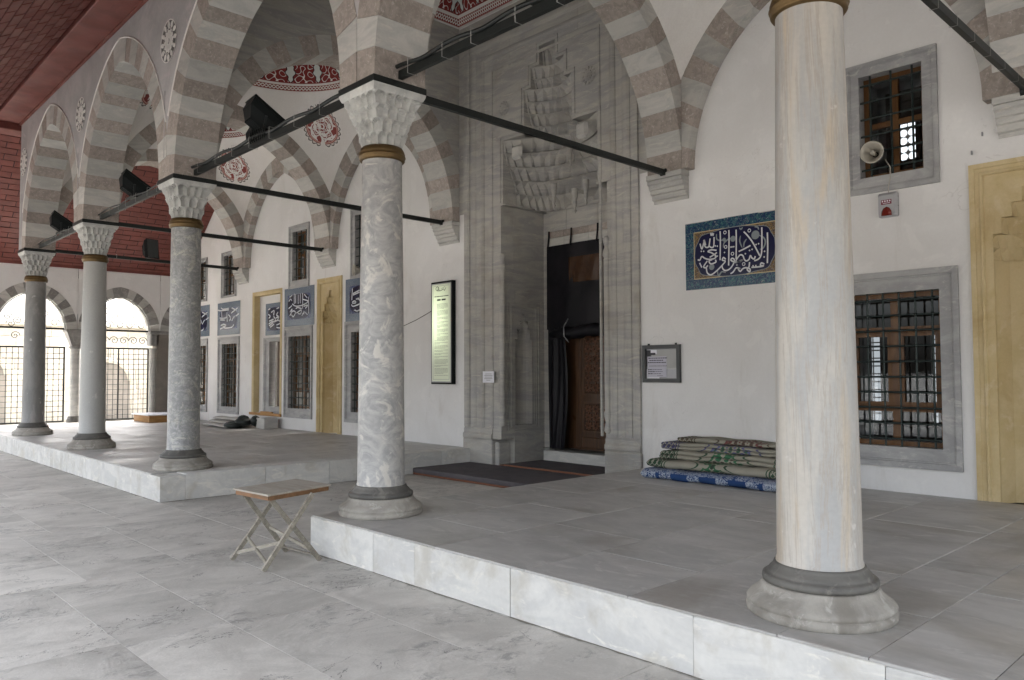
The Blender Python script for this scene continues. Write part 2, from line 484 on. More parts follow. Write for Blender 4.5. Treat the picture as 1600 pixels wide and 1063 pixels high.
RED = stone('red brown roof paint', (.170, .051, .040), (.135, .041, .033), ns=2.6, dist=.8, rough=.6, rnd=.06, bump=.1, spec=.35)
RED_D = plain('dark board gap', (.035, .011, .010), .8)
OCHRE = stone('ochre niche paint', (.56, .455, .265), (.50, .395, .21), (.59, .49, .31), ns=1.4, dist=.9, rough=.8, rnd=.03, bump=.25, stain=(.38, .27, .12), stain_amt=.5, stain_sc=1.6, shift=False)
GLASS = MT('dark window glass', .05, 0, .6).col((.012, .014, .016)).m
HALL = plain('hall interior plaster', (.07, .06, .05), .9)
BLACKP = plain('black lamp housing', (.006, .008, .008), .55, 0, .2, 6, 0, .15)
LAMPGL = MT('lamp front glass', .12, 0, .5).col((.02, .025, .025)).m
WHITEP = plain('white paper', (.72, .72, .76), .7)
INK = plain('printed ink', (.045, .045, .05), .7)
GREYINK = plain('grey print', (.22, .22, .21), .7)
CURTAIN = stone('black vinyl curtain', (.007, .007, .009), (.012, .011, .014), ns=2, rough=.5, rnd=0, bump=.15, spec=.18)
CARPET = stone('grey violet carpet', (.105, .093, .097), (.085, .077, .082), ns=3, rough=.95, rnd=.1, bump=.5, fine=180)
REDTRIM = plain('red brown trim', (.16, .065, .035), .8)
STEEL = plain('galvanised grey', (.30, .30, .31), .45, .5)
MIRRORPATCH = plain('amber plastic pane', (.055, .027, .013), .2, .1, .7, 9, .8)
SKYWIN = emis('sky lit window pane', (.90, .95, 1.0), .35)

# ------------------------------------------------------------------ dimensions (metres)
CX = [0.0, -4.1585, -8.9115, -13.0666, -17.2782]   # column axes along the facade
H = 0.334            # platform height
ZS = 4.29            # springing of the arches
WY = 4.66            # front of the mosque wall
PY = 4.50            # front of wall piers
XE = -21.2           # end arcade
AHX = .275

# ------------------------------------------------------------------ ground, platforms
gr = obj('ground', G().quad((-400, -400, -.03), (400, -400, -.03), (400, 400, -.03), (-400, 400, -.03)), GROUND, org=(0, 0, -.03), kind='structure')
rng = random.Random(3)
def slabs(parent, name, x0, x1, ycuts, zt, th, lo, hi, mat, c=.006, gap=.0035, along='x', var=.002):
    for j in range(len(ycuts) - 1):
        a = x0 + (0 if j % 2 else -rng.uniform(.2, .9) * 0)
        first = True
        while a < x1 - .05:
            L = rng.uniform(lo, hi) * (.55 if first and j % 2 else 1); first = False
            b = min(a + L, x1)
            if x1 - b < .45: b = x1
            z = zt + rng.uniform(-var, var)
            y0, y1 = ycuts[j] + gap, ycuts[j + 1] - gap
            if along == 'x': g = G().box(a + gap, b - gap, y0, y1, zt - th, z, c)
            elif a < x0 + .01 and along == 'y' and th < .02: g = rough_block(y0, y1, a, b - gap, zt - th, z, .006, .06, .010)
            else: g = G().box(y0, y1, a + gap, b - gap, zt - th, z, c)
            obj(name, g, mat, parent)
            a = b
xa = -20.9
while xa < 4.4:
    xb = min(xa + rng.uniform(2.0, 3.4), 4.5)
    if 4.5 - xb < 1.2: xb = 4.5
    cuts = [-4.85, -4.85 + rng.uniform(.5, .9)]
    while cuts[-1] < -1.5: cuts.append(cuts[-1] + rng.uniform(.55, 1.0))
    cuts = [c for c in cuts if c < -1.0] + [-.52]
    slabs(gr, 'paving_slab', xa, xb, cuts, 0.0, .028, .8, 1.7, PAVING, .0012, .0009, 'x', .0018)
    xa = xb
DIRT = stone('dark foot grime', (.20, .185, .155), (.27, .255, .225), ns=9, rough=.95, rnd=0)
g = G()
def grime(p, q, nrm, w):
    p, q, nrm = Vector(p), Vector(q), Vector(nrm); L = (q - p).length; n = int(L / .05); rows = []
    for i in range(n + 1):
        c = p + (q - p) * (i / n); ww = w * (.35 + .65 * abs(math.sin(i * .37) * math.sin(i * .11 + 1))) * rng.uniform(.6, 1.3)
        rows.append([tuple(c), tuple(c + nrm * ww)])
    g.loft(rows)
grime((-4.5, -.515, .0035), (4.5, -.515, .0035), (0, -1, 0), .030)
grime((-20.9, -.515, .0035), (-8.3, -.515, .0035), (0, -1, 0), .030)
grime((-8.298, -.5, .0035), (-8.298, 3.38, .0035), (1, 0, 0), .05)
obj('foot_grime', g, DIRT, gr, kind='stuff')
slabs(gr, 'paving_slab', -8.29, -4.52, [-.52, .35, 1.2, 2.1, 2.9, 3.4], 0.0, .028, 1.1, 1.9, PAVING, .0015, .0012)
slabs(gr, 'paving_slab', -27.5, -21.35, [-1.5, -.4, .7, 1.8, 2.9, 4.0], 0.0, .028, 1.4, 2.4, KERB)

def rough_block(x0, x1, y0, y1, z0, z1, jit=.005, seg=.07, rad=.012):
    """block whose front arrises are worn and chipped"""
    n = max(2, int((x1 - x0) / seg)); rings = []
    for i in range(n + 1):
        x = x0 + (x1 - x0) * i / n
        r = rad * rng.uniform(.35, 1.2); j = rng.uniform(-jit, jit) * .5
        if rng.random() < .07: r += rng.uniform(.008, .022)
        r = min(r, (z1 - z0) * .6)
        f = y0 + j * .5
        rings.append([(x, y1, z0), (x, f + j * .3, z0), (x, f, z0 + (z1 - z0) * .5), (x, f, z1 - r), (x, f + r * .3, z1 - r * .3), (x, f + r * 1.1, z1), (x, y1, z1)])
    g = G().loft(rings, 0, False, True)
    g.add(rings[0], [tuple(range(7))]); g.add(rings[-1], [tuple(range(7))[::-1]])
    return g
def platform(x0, x1, fx, sx, org, kerb_r=False, kerb_l=False):
    """fx = joints of the front kerb stones, sx = joints between slab strips"""
    p = obj('platform', G().box(x0 + .05, x1 - .05, -.46, WY + .05, -.02, H - .04), MORTAR, org=org, kind='structure')
    fx = [x0] + [f for f in fx if x0 < f < x1] + [x1]
    for a, b in zip(fx[:-1], fx[1:]):
        obj('kerb_stone', rough_block(a + .002, b - .002, -.517 + rng.uniform(-.004, .004), -.20, -.01, H - .014), KERB, p)
    ys = [-.196, .9, 1.9, 3.0, 4.0, WY]
    xl, xr = x0 + .012, x1 - .012
    if kerb_r:
        for a, b in zip(ys[:-1], ys[1:]): obj('kerb_stone', G().box(x1 - .33, x1, a + .002, b - .002, -.01, H + rng.uniform(-.002, .002), .008), KERB, p)
        xr = x1 - .333
    if kerb_l:
        for a, b in zip(ys[:-1], ys[1:]): obj('kerb_stone', G().box(x0, x0 + .33, a + .002, b - .002, -.01, H + rng.uniform(-.002, .002), .008), KERB, p)
        xl = x0 + .333
    sx = [xl] + [s for s in sx if xl + .2 < s < xr - .2] + [xr]
    slabs(p, 'paving_slab', -.510, WY, sx, H, .0135, 1.0, 2.1, SLAB, .004, .0025, 'y', .0012)
    return p
platform(-4.513, 6.0, [-3.504, -2.938, -1.877, -.458, .536, 1.6, 2.9, 4.2], [-3.6, -2.7, -1.75, -.9, .02, .46, .93, 1.9, 2.9, 3.9, 4.9], (0, 2, 0))
platform(-21.15, -8.30, [-9.25, -10.5, -12.39, -13.6, -15, -16.4, -17.9, -19.4], [-20.2, -19.3, -18.3, -17.3, -16.4, -15.4, -14.5, -13.4, -12.5, -11.6, -10.7, -9.7], (-14, 2, 0), kerb_r=True)

# ------------------------------------------------------------------ columns
def capital(g, cx, cy, z0, z1, r0, a, n=8, tiers=3, fl=.05, mi=0):
    """stalactite capital: circle below, square above; each tier a row of pointed cells that step outward"""
    N, SUB = 160, 9
    rings = []
    def base(th, f):
        sq = min(a / max(abs(math.cos(th)), abs(math.sin(th))), a * 1.33)
        return r0 * (1 - f) + sq * f
    for ti in range(tiers):
        f0, f1 = (ti / tiers) ** 1.1, ((ti + 1) / tiers) ** 1.1
        cells = n * 2 if ti < tiers - 1 else n * 2 + 4
        for j in range(SUB):
            h = j / (SUB - 1)
            ring = []
            for i in range(N):
                th = 2 * math.pi * i / N
                u = (th / (2 * math.pi) * cells + .5 * (ti % 2)) % 1.0
                k = abs(u - .5) * 2                     # 0 in the middle of a cell, 1 on the rib
                top = .50 + .42 * (1 - k ** 1.6)        # pointed arch line of the cell
                hol = 1 - max(0, min(1, (h - top) / .10))
                rim = base(th, f1)
                inner = base(th, f0 + (f1 - f0) * .22) - fl * .30 * (1 - k ** 2)
                r = inner * hol + rim * (1 - hol)
                rib = max(0, 1 - (1 - k) / .16)
                r = max(r, (base(th, f0) + (base(th, f1) - base(th, f0)) * min(1, h * 1.25) + .003) * (1 if rib > 0 else 0) * rib + r * (1 - rib))
                ring.append((cx + r * math.cos(th), cy + r * math.sin(th), z0 + (z1 - z0) * (ti + h * .999) / tiers))
            rings.append(ring)
    g.loft(rings, mi, False, True)
    return g
COL_LABEL = ['nearest column with a pale beige streaked marble shaft standing in front of the barred window',
             'column with a swirled grey and white shaft at the corner of the platform behind the folding table',
             'column with a speckled grey shaft at the right corner of the farther platform',
             'column with a smooth pale grey shaft between the speckled column and the dark one',
             'column with a dark grey shaft farthest along the arcade beside the iron gate']
def column(i):
    x = CX[i]; zc = [3.60, 3.605, 3.625, 3.595, 3.61][i]
    rt = [.176, .184, .191, .180, .19][i]; rb = [.217, .217, .209, .210, .216][i]
    t = thing('column', COL_LABEL[i], 'column', (x, 0, H), 'columns of the portico')
    rbx = .378
    obj('base', G().lathe(x, 0, [(rbx - .006, H), (rbx + .002, H + .008), (rbx + .004, H + .034), (rbx - .002, H + .046), (rbx - .010, H + .048), (rbx - .002, H + .054), (rbx + .001, H + .068), (rbx - .012, H + .086), (rbx - .045, H + .108), (rbx - .068, H + .128), (rbx - .078, H + .148), (rbx - .081, H + .158), (.28, H + .160)], 48), BASE_L, t)
    obj('base_ring', G().lathe(x, 0, [(.27, H + .160), (.291, H + .163), (.296, H + .178), (.293, H + .196), (.280, H + .204), (.268, H + .206), (.266, H + .214), (.258, H + .226), (.242, H + .240), (.236, H + .252), (.233, H + .262), (.20, H + .264)], 48), BASE_D, t)
    prof = [(rb + .006, H + .264), (rb + .006, H + .276), (rb, H + .286)]
    for k in range(1, 9): prof.append((rb + (rt - rb) * (k / 8) ** 1.25, H + .286 + (zc - H - .286) * k / 8))
    obj('shaft', G().lathe(x, 0, prof, 48), SHAFT[i], t)
    zn = zc + .12
    obj('brass_collar', G().lathe(x, 0, [(rt, zc - .012), (rt + .020, zc - .008), (rt + .028, zc + .004), (rt + .024, zc + .016), (rt + .030, zc + .022), (rt + .036, zc + .034), (rt + .030, zc + .046), (rt + .024, zc + .050), (rt + .030, zc + .062), (rt + .020, zc + .092), (rt + .006, zc + .116), (rt - .01, zn)], 40), BRASS, t)
    n, ti, fl = [(8, 4, .11), (8, 4, .11), (7, 3, .14), (9, 4, .09), (8, 4, .09)][i]
    g = G(); capital(g, x, 0, zn - .01, 4.175, rt - .004, .272, n, ti, fl)
    g.loft([[(x + sx * q, sy * q, z) for sx, sy in ((-1, -1), (1, -1), (1, 1), (-1, 1))] for q, z in ((.2, 4.165), (.272, 4.165), (.288, 4.20), (.293, 4.228), (.2, 4.228))], 0, False, True)
    obj('capital', g, CAPITAL, t)
    obj('iron_band', G().box(x - .297, x + .297, -.297, .297, 4.228, ZS, .004), IRON, t)
    return t
for i in range(5): column(i)

# ------------------------------------------------------------------ arches
def arch_profile(s, hgt, t, m_):
    """joint points of half a pointed arch: list of (intrados, extrados) pairs (x from axis, z from springing)"""
    e = (hgt * hgt - s * s) / (2 * s); Rr = s + e
    tm = math.acos(e / Rr); to = math.acos(e / (Rr + t)); P = []
    for k in range(m_ + 1):
        f = k / m_; a, b = tm * f, tm * f + (to - tm) * f ** 3
        P.append(((Rr * math.cos(a) - e, Rr * math.sin(a)), ((Rr + t) * math.cos(b) - e, (Rr + t) * math.sin(b))))
    return P, e, Rr
def curve_pts(s, hgt, t, n=28):
    e = (hgt * hgt - s * s) / (2 * s); Rr = s + e + t; to = math.acos(e / Rr)
    return [(Rr * math.cos(to * k / n) - e, Rr * math.sin(to * k / n)) for k in range(n + 1)]
def build_arch(root, mp, s, hgt, t, m_, d0, d1, clampx, first_pink=True, subs=2, gap=.0022, core=True):
    P, e, Rr = arch_profile(s, hgt, t, m_ * subs)
    tm = math.acos(e / Rr); to = math.acos(e / (Rr + t))
    def at(f): a_, b_ = tm * f, tm * f + (to - tm) * f ** 3; return ((Rr * math.cos(a_) - e, Rr * math.sin(a_)), ((Rr + t) * math.cos(b_) - e, (Rr + t) * math.sin(b_)))
    for sgn in (-1, 1):
        jf = [0.0] + [(k + rng.uniform(-.10, .10)) / m_ for k in range(1, m_)] + [1.0]
        for k in range(m_):
            seg = [at(jf[k] + (jf[k + 1] - jf[k]) * i / subs) for i in range(subs + 1)]
            q = rng.uniform(0, .005)
            poly = [(min(b[0], clampx), b[1]) for a, b in seg]
            inn = [a for a, b in seg]
            full = inn + poly[::-1]
            cxm = sum(p[0] for p in full) / len(full); czm = sum(p[1] for p in full) / len(full)
            L = .27
            full = [(cxm + (p[0] - cxm) * (1 - gap / L * 1.0), czm + (p[1] - czm) * (1 - gap / L * 2.2)) for p in full]
            pink = (k % 2 == 0) == first_pink
            g = G().prism([(sgn * p[0], ZS + p[1]) for p in full], mp, d0 - q, d1 + q)
            obj('voussoir', g, V_PINK if pink else V_GREY, root)
    if core:
        g = G()
        for sgn in (-1, 1):
            ii = [mp(sgn * (a[0] + .004), ZS + a[1] + .003, d) for d in (d0 + .004, d1 - .004) for a, b in P]
            oo = [mp(sgn * min(b[0] - .004, clampx - .002), ZS + b[1] - .004, d) for d in (d0 + .004, d1 - .004) for a, b in P]
            n = len(P); vs = ii + oo
            fs = []
            for k in range(n - 1):
                fs += [(k, k + 1, n + k + 1, n + k), (2 * n + k, 2 * n + k + 1, 3 * n + k + 1, 3 * n + k), (k, k + 1, 2 * n + k + 1, 2 * n + k), (n + k, n + k + 1, 3 * n + k + 1, 3 * n + k)]
            g.add(vs, fs)
        obj('mortar_core', g, MORTAR, root)

S1, H1, T1 = 1.79, 2.20, .36      # arches of the front arcade, side bays
bays = [(CX[i] + CX[i + 1]) / 2 for i in range(4)]
half = [(CX[i] - CX[i + 1]) / 2 for i in range(4)]
FR_LABEL = ['striped front arch of the nearest bay, rising out of the top of the picture',
            'widest striped stone arch of the front arcade, in front of the marble portal',
            'striped stone arch of the front arcade between the speckled and the pale column',
            'striped front arch farthest from the portal, beside the end of the red ceiling']
for i in range(4):
    c0, s = bays[i], half[i] - .29
    t = thing('arcade_arch', FR_LABEL[i], 'arch', (c0, 0, ZS), 'arches of the front arcade')
    build_arch(t, lambda a, b, d, c0=c0: (c0 + a, d, b), s, H1, T1, 12 if i != 1 else 13, -.28, .28, half[i] - .003)
    ec = curve_pts(s, H1, T1 + .012)
    pts = [(c0 - min(p[0], half[i] - .03), -.284, ZS + p[1]) for p in ec if p[0] < half[i] - .03] + [(c0 + p[0], -.284, ZS + p[1]) for p in ec[::-1] if p[0] < half[i] - .03]
    obj('white_bead', G().tube(pts, .013, 6), VAULT_WHITE, t)

S2, H2, T2 = 2.105, 2.33, .30
YC = (.29 + PY) / 2
CR_LABEL = ['striped arch crossing from the nearest column to the wall corbel above the ochre niche',
            'striped arch crossing to the wall on the right side of the marble portal',
            'striped arch crossing to the wall on the left side of the marble portal',
            'striped arch crossing from the smooth pale column to the wall',
            'striped arch crossing to the wall at the far end, before the red ceiling']
for i in range(5):
    x = CX[i]
    t = thing('cross_arch', CR_LABEL[i], 'arch', (x, YC, ZS), 'arches crossing the portico')
    build_arch(t, lambda a, b, d, x=x: (x + d, YC - a, b), S2, H2, T2, 13, -AHX, AHX, 2.36)
    g = G().box(x - .285, x + .285, PY - .03, WY + .1, 4.215, ZS - .003, .006)
    prof = [(PY - .01, 4.21), (PY - .01, 4.165), (PY + .02, 4.15), (PY + .025, 4.10), (PY + .055, 4.09), (PY + .06, 4.04), (PY + .095, 4.03), (PY + .10, 3.97), (PY + .135, 3.955), (PY + .14, 3.92), (WY + .05, 3.92), (WY + .05, 4.21)]
    g.prism(prof, lambda a, b, d: (d, a, b), x - .275, x + .275)
    obj('corbel', g, V_GREY, t)

S3, H3, T3 = 1.71, 2.10, .40
WA_LABEL = ['striped wall arch over the window with the loudspeaker, partly behind the nearest column',
            None,
            'striped wall arch above the lit information board, left of the portal',
            'striped wall arch over the ochre niche and the tiled doorway, at the far end']
for i in (0, 2, 3):
    c0 = bays[i]
    t = thing('wall_arch', WA_LABEL[i], 'arch', (c0, PY, ZS), 'arches along the mosque wall')
    s = half[i] - .37
    build_arch(t, lambda a, b, d, c0=c0: (c0 + a, d, b), s, H3, T3, 11, PY + .004, WY + .02, half[i] - AHX - .003, first_pink=True)

# ------------------------------------------------------------------ front wall above the arcade
g = G()
ZT = 9.0
for i in range(4):
    c0, s, hb = bays[i], half[i] - .29, half[i]
    ec = [p for p in curve_pts(s, H1, T1, 40)]
    ec = [(min(p[0], hb), p[1]) for p in ec]
    xs = [c0 - p[0] for p in ec] + [c0 + p[0] for p in ec[::-1][1:]]
    zs = [ZS + p[1] - .01 for p in ec] + [ZS + p[1] - .01 for p in ec[::-1][1:]]
    for d in (-.279, .27):
        for k in range(len(xs) - 1):
            if abs(xs[k] - xs[k + 1]) > 1e-6: g.quad((xs[k], d, zs[k]), (xs[k + 1], d, zs[k + 1]), (xs[k + 1], d, ZT), (xs[k], d, ZT))
g.box(0, 6, -.279, .27, 6.9, ZT)  # unseen plain slab, added for shading where the next arch is left out
g.box(6.002, 6.3, -5.1, WY + .1, 3.7, ZT + .2)  # unseen closure of the right end, added to keep sky light off upper walls
g.box(CX[4] - .29, CX[4], -.279, .279, ZS, ZT)
aw = obj('arcade_wall', g, FACADE, org=(-8.6, 0, ZS), label='grey rendered wall above the front arcade with carved white rosettes', cat='wall')
def rosette(x, z, y, r, mats=None):
    g = G()
    mp = lambda a, b, d: (x + a, y - d, z + b)
    for rr, w in ((r, .014), (r * .60, .010)):
        g.ribbon([(rr * math.cos(2 * math.pi * k / 24), rr * math.sin(2 * math.pi * k / 24)) for k in range(24)], w, mp, .012, 0, True, 1)
    for k in range(12):
        a = 2 * math.pi * k / 12
        for (ra, rb_, wd) in ((.63, .96, .20), (.14, .56, .24)):
            pts = []
            for j in range(9):
                f = j / 8; w = wd * math.sin(math.pi * f) ** .7
                pts.append((ra + (rb_ - ra) * f, w))
            L_ = [(p[0], p[1] * .5) for p in pts] + [(p[0], -p[1] * .5) for p in pts[::-1]]
            poly = [(r * (px * math.cos(a) - py * math.sin(a)), r * (px * math.sin(a) + py * math.cos(a))) for px, py in L_]
            g.prism(poly, mp, .002, .014)
    g.disc((0, 0), r * .12, mp, .016, 12)
    g2 = G().disc((0, 0), r * .985, mp, .002, 32)
    return g, g2
RECESS = plain('dark carved recess', (.13, .125, .12), .9)
for i in (2, 3, 4):
    g, g2 = rosette(CX[i] + .03, 6.16, -.279, .29)
    o = obj('rosette', g, VAULT_WHITE, aw); obj('carved_ground', g2, RECESS, o)
for i in (1, 2, 3, 4):   # thin pilaster lines above each column
    for dx in ((-.09,) if i > 1 else ()):
        obj('groove_bead', G().box(CX[i] + dx - .005, CX[i] + dx + .005, -.288, -.277, ZS + .28, 5.5), FACADE, aw)

# ------------------------------------------------------------------ vaults
def medallion_mat():
    m = MT('red painted medallion', .85)
    u, v = m.uv()
    r = (u * u + v * v).pw(.5); th = v.op('ARCTAN2', u)
    sc = (th * 12.0).sin().abs()
    edge = sc * .10 + .84
    body = r.lt(edge)
    white = (.74, .72, .69); red = (.25, .062, .055); blk = (.04, .035, .037); pink = (.55, .33, .28)
    k = m.mix(0.0, white, white)
    k = m.mix(body, k, blk)
    k = m.mix(r.lt(edge - .045), k, (.62, .56, .52))
    k = m.mix(r.lt(.80), k, red)
    k = m.mix(r.lt(.765), k, pink)
    k = m.mix(r.lt(.72), k, red)
    inner = r.lt(.70)
    a1 = ((th * 4.0).sin() * .5 + (r * 13.0).sin() * .62 + (th * 8.0 + r * 9.0).sin() * .30)
    a2 = ((th * 4.0 + 1.5).sin() * (r * 9.0 + 1.0).sin())
    k = m.mix(inner * (a1 - .25).abs().lt(.22), k, white)
    k = m.mix(inner * (a1 + .55).abs().lt(.16), k, white)
    k = m.mix(inner * (r - .36).abs().lt(.035), k, white)
    k = m.mix(inner * (a2 + .45).abs().lt(.11), k, white)
    k = m.mix(r.lt(.13), k, white); k = m.mix(r.lt(.07), k, red)
    m.col(k); return m.m
def band_mat():
    m = MT('red painted border band', .85)
    u, v = m.uv()          # u counts repeats, v 0..1 upwards
    white = (.74, .72, .69); red = (.22, .035, .033); blk = (.03, .028, .03)
    k = m.mix(0.0, white, white)
    g1 = v.lt(.20) * v.gt(.02)
    k = m.mix(g1, k, red)
    w1 = ((u * (4 * 6.2832)).sin() * .055); w2 = ((u * (4 * 6.2832) + 3.1416).sin() * .055)
    k = m.mix(g1 * ((v - .11 - w1).abs().lt(.022).mx((v - .11 - w2).abs().lt(.022))), k, white)
    k = m.mix(v.lt(.035) + v.gt(.185) * v.lt(.205), k, (.30, .09, .08))
    top = v.gt(.29)
    k = m.mix(top, k, red)
    cu = (u.fr() - .5).abs()
    # pointed pale drop with a dark outline hanging between palmettes
    dr = cu * 2.1 + (v - .72).abs() * .75
    sc_ = (v * 26.0).sin() * .05
    k = m.mix(top * (dr + sc_).lt(.40), k, blk)
    k = m.mix(top * (dr + sc_).lt(.33), k, (.66, .70, .68))
    cu2 = (u + .5).fr() - .5
    s1 = ((cu2 * 22.0).sin() + (v * 23.0).sin() + ((cu2.abs() * 15.0) + v * 17.0).sin() * .9)
    k = m.mix(top * (dr.gt(.44)) * (s1 - .35).abs().lt(.33), k, white)
    k = m.mix(top * v.lt(.325), k, red)
    m.col(k); return m.m
MED, BAND = medallion_mat(), band_mat()

def pend_bound(i, phi, hx, hy, zx, zy):
    """point of the bay rectangle in direction phi with its arch height"""
    cx_, sx_ = math.cos(phi), math.sin(phi)
    k = min(hx / max(abs(cx_), 1e-9), hy / max(abs(sx_), 1e-9))
    x, y = cx_ * k, sx_ * k
    if abs(x) >= hx - 1e-6: z = zx(abs(y), 1 if x > 0 else -1)
    else: z = zy(abs(x), 1 if y > 0 else -1)
    return x, y, z
def ext_z(s, hgt, t):
    e = (hgt * hgt - s * s) / (2 * s); Rr = s + e + t
    return lambda off, sg=0: ZS + math.sqrt(max(.02, Rr * Rr - (off + e) ** 2))
BAY_WORD = ['nearest bay', None, 'bay between the speckled and the pale column', 'farthest bay']
def side_vault(i):
    c0 = bays[i]; cy = YC; hx, hy = half[i] - AHX + .004, (PY - .28) / 2 + .004
    cy = (.28 + PY) / 2
    zx = ext_z(S2, H2, T2 - .015)
    zf = ext_z(half[i] - .29, H1, T1 - .015); zw = ext_z(half[i] - .37, H3, T3 - .015)
    zy = lambda off, sg: zw(off) if sg > 0 else zf(off)
    rx, ry, zc = 1.36, 1.50, 7.2
    def P(phi, t, inset=0.0):
        x, y, z = pend_bound(i, phi, hx, hy, zx, zy)
        x1, y1 = rx * math.cos(phi), ry * math.sin(phi)
        f = t; b = .10 * math.sin(math.pi * t) * (min(1, max(0, (7.1 - z) / 1.5)))
        px, py = x + (x1 - x) * f, y + (y1 - y) * f
        L = math.hypot(px, py); px *= 1 + b / L - inset / L; py *= 1 + b / L - inset / L
        return (c0 + px, cy + py, z + (zc - z) * (t ** .85))
    t = thing('painted_vault', 'white vault with red painted border and medallions, ' + BAY_WORD[i], 'vault', (c0, cy, zc), 'vaults over the portico bays')
    N = 128
    phis = []
    ca = math.atan2(hy, hx)
    corner = [ca, math.pi - ca, math.pi + ca, 2 * math.pi - ca]
    for k in range(N): phis.append(2 * math.pi * k / N)
    phis = sorted(phis + corner)
    g = G().loft([[P(p, k / 8) for p in phis] for k in range(9)], 0, True, True)
    obj('pendentive', g, VAULT_WHITE, t)
    g = G()
    rings = []
    for k in range(11):
        a = math.pi / 2 * k / 10
        rings.append([(c0 + rx * math.cos(a) * math.cos(p) + 1e-4, cy + ry * math.cos(a) * math.sin(p), zc + 1.35 * math.sin(a)) for p in phis])
    g.loft(rings, 0, True, True)
    obj('dome', g, VAULT_WHITE, t)
    g = G(); NB, MB = 96, 5; vs = []; uv = []
    for j in range(MB + 1):
        a = .38 * j / MB
        for k in range(NB + 1):
            p = 2 * math.pi * k / NB; q = .985
            vs.append((c0 + q * rx * math.cos(a) * math.cos(p), cy + q * ry * math.cos(a) * math.sin(p), zc + .0 + 1.35 * math.sin(a)))
            uv.append((k / NB * 16, j / MB))
    g.add(vs, [(j * (NB + 1) + k, j * (NB + 1) + k + 1, (j + 1) * (NB + 1) + k + 1, (j + 1) * (NB + 1) + k) for j in range(MB) for k in range(NB)], 0, True, uv)
    obj('painted_border', g, BAND, t)
    for q, ph0 in enumerate(corner):
        Rm = .40
        t0 = .66
        p0 = Vector(P(ph0, t0)); e1 = Vector((-math.sin(ph0), math.cos(ph0), 0))
        def onto(q):
            ph = math.atan2(q.y - cy, q.x - c0); lo_, hi_ = 0.0, 1.0
            for _ in range(26):
                mid = (lo_ + hi_) / 2
                if P(ph, mid)[2] < q.z: lo_ = mid
                else: hi_ = mid
            return P(ph, lo_, .006)
        g = G(); vs = []; uv = []; NR, NA = 5, 24
        for a in range(NR + 1):
            for b in range(NA):
                rr = a / NR; th = 2 * math.pi * b / NA
                x_, y_ = rr * math.cos(th), rr * math.sin(th)
                vs.append(onto(p0 + e1 * (x_ * Rm) + Vector((0, 0, y_ * Rm * .92)))); uv.append((x_, y_))
        fs = [(a * NA + b, a * NA + (b + 1) % NA, (a + 1) * NA + (b + 1) % NA, (a + 1) * NA + b) for a in range(NR) for b in range(NA)]
        g.add(vs, fs, 0, True, uv)
        obj('painted_medallion', g, MED, t)
    return t
for i in (0, 2, 3): side_vault(i)

# central bay: flat marble walls above the cross arches, square vault with a painted border
c0 = bays[1]
x0c, x1c = CX[2] + AHX - .006, CX[1] - AHX + .006
t = thing('square_vault', 'square vault with grey marble walls and red painted border in front of the portal', 'vault', (c0, 2.4, 7.7), None)
zc2 = 7.75
for name, xx in (('marble_spandrel', x0c), ('marble_spandrel', x1c)):
    pts = curve_pts(S2, H2, T2 - .012, 40)
    row = [(YC - p[0], ZS + p[1]) for p in pts] + [(YC + p[0], ZS + p[1]) for p in pts[::-1][1:]]
    row = [(min(max(y, .2), WY), z) for y, z in row]
    row = [(.2, ZS + .3)] + row + [(WY, ZS + .3)]
    g = G()
    for k in range(len(row) - 1): g.quad((xx, row[k][0], row[k][1]), (xx, row[k + 1][0], row[k + 1][1]), (xx, row[k + 1][0], zc2), (xx, row[k][0], zc2))
    obj(name, g, PORTAL, t)
g = G()
xs0, xs1, ys0, ys1 = x0c, x1c, .27, WY
def sq(q, z): return [(xs0 + q, ys0 + q, z), (xs1 - q, ys0 + q, z), (xs1 - q, ys1 - q, z), (xs0 + q, ys1 - q, z)]
g.loft([sq(-.01, zc2), sq(.06, zc2 + .0), sq(.30, zc2 + .62), sq(.8, zc2 + 1.05), sq(1.6, zc2 + 1.2), sq(2.0, zc2 + 1.2)], 0, False, True)
obj('vault_ceiling', g, VAULT_WHITE, t)
g = G()
lo, hi = sq(.057, zc2 + .003), sq(.283, zc2 + .595)
for k in range(4):
    k2 = (k + 1) % 4; L = (Vector(lo[k]) - Vector(lo[k2])).length / .42
    off = lambda p: (p[0] + (.006 if p[0] < c0 else -.006), p[1] + (.006 if p[1] < 2.4 else -.006), p[2] - .004)
    d = .226 / .42
    g.quad(off(lo[k]), off(lo[k2]), off(hi[k2]), off(hi[k]), 0, [(0, 0), (round(L), 0), (round(L) - d, 1), (d, 1)])
obj('painted_border', g, BAND, t)
obj('cornice', G().box(xs0, xs1, WY - .05, WY + .02, zc2 - .16, zc2 - .10, .01).box(xs0, xs1, WY - .03, WY + .02, zc2 - .10, zc2 - .03, .01), PORTAL, t)

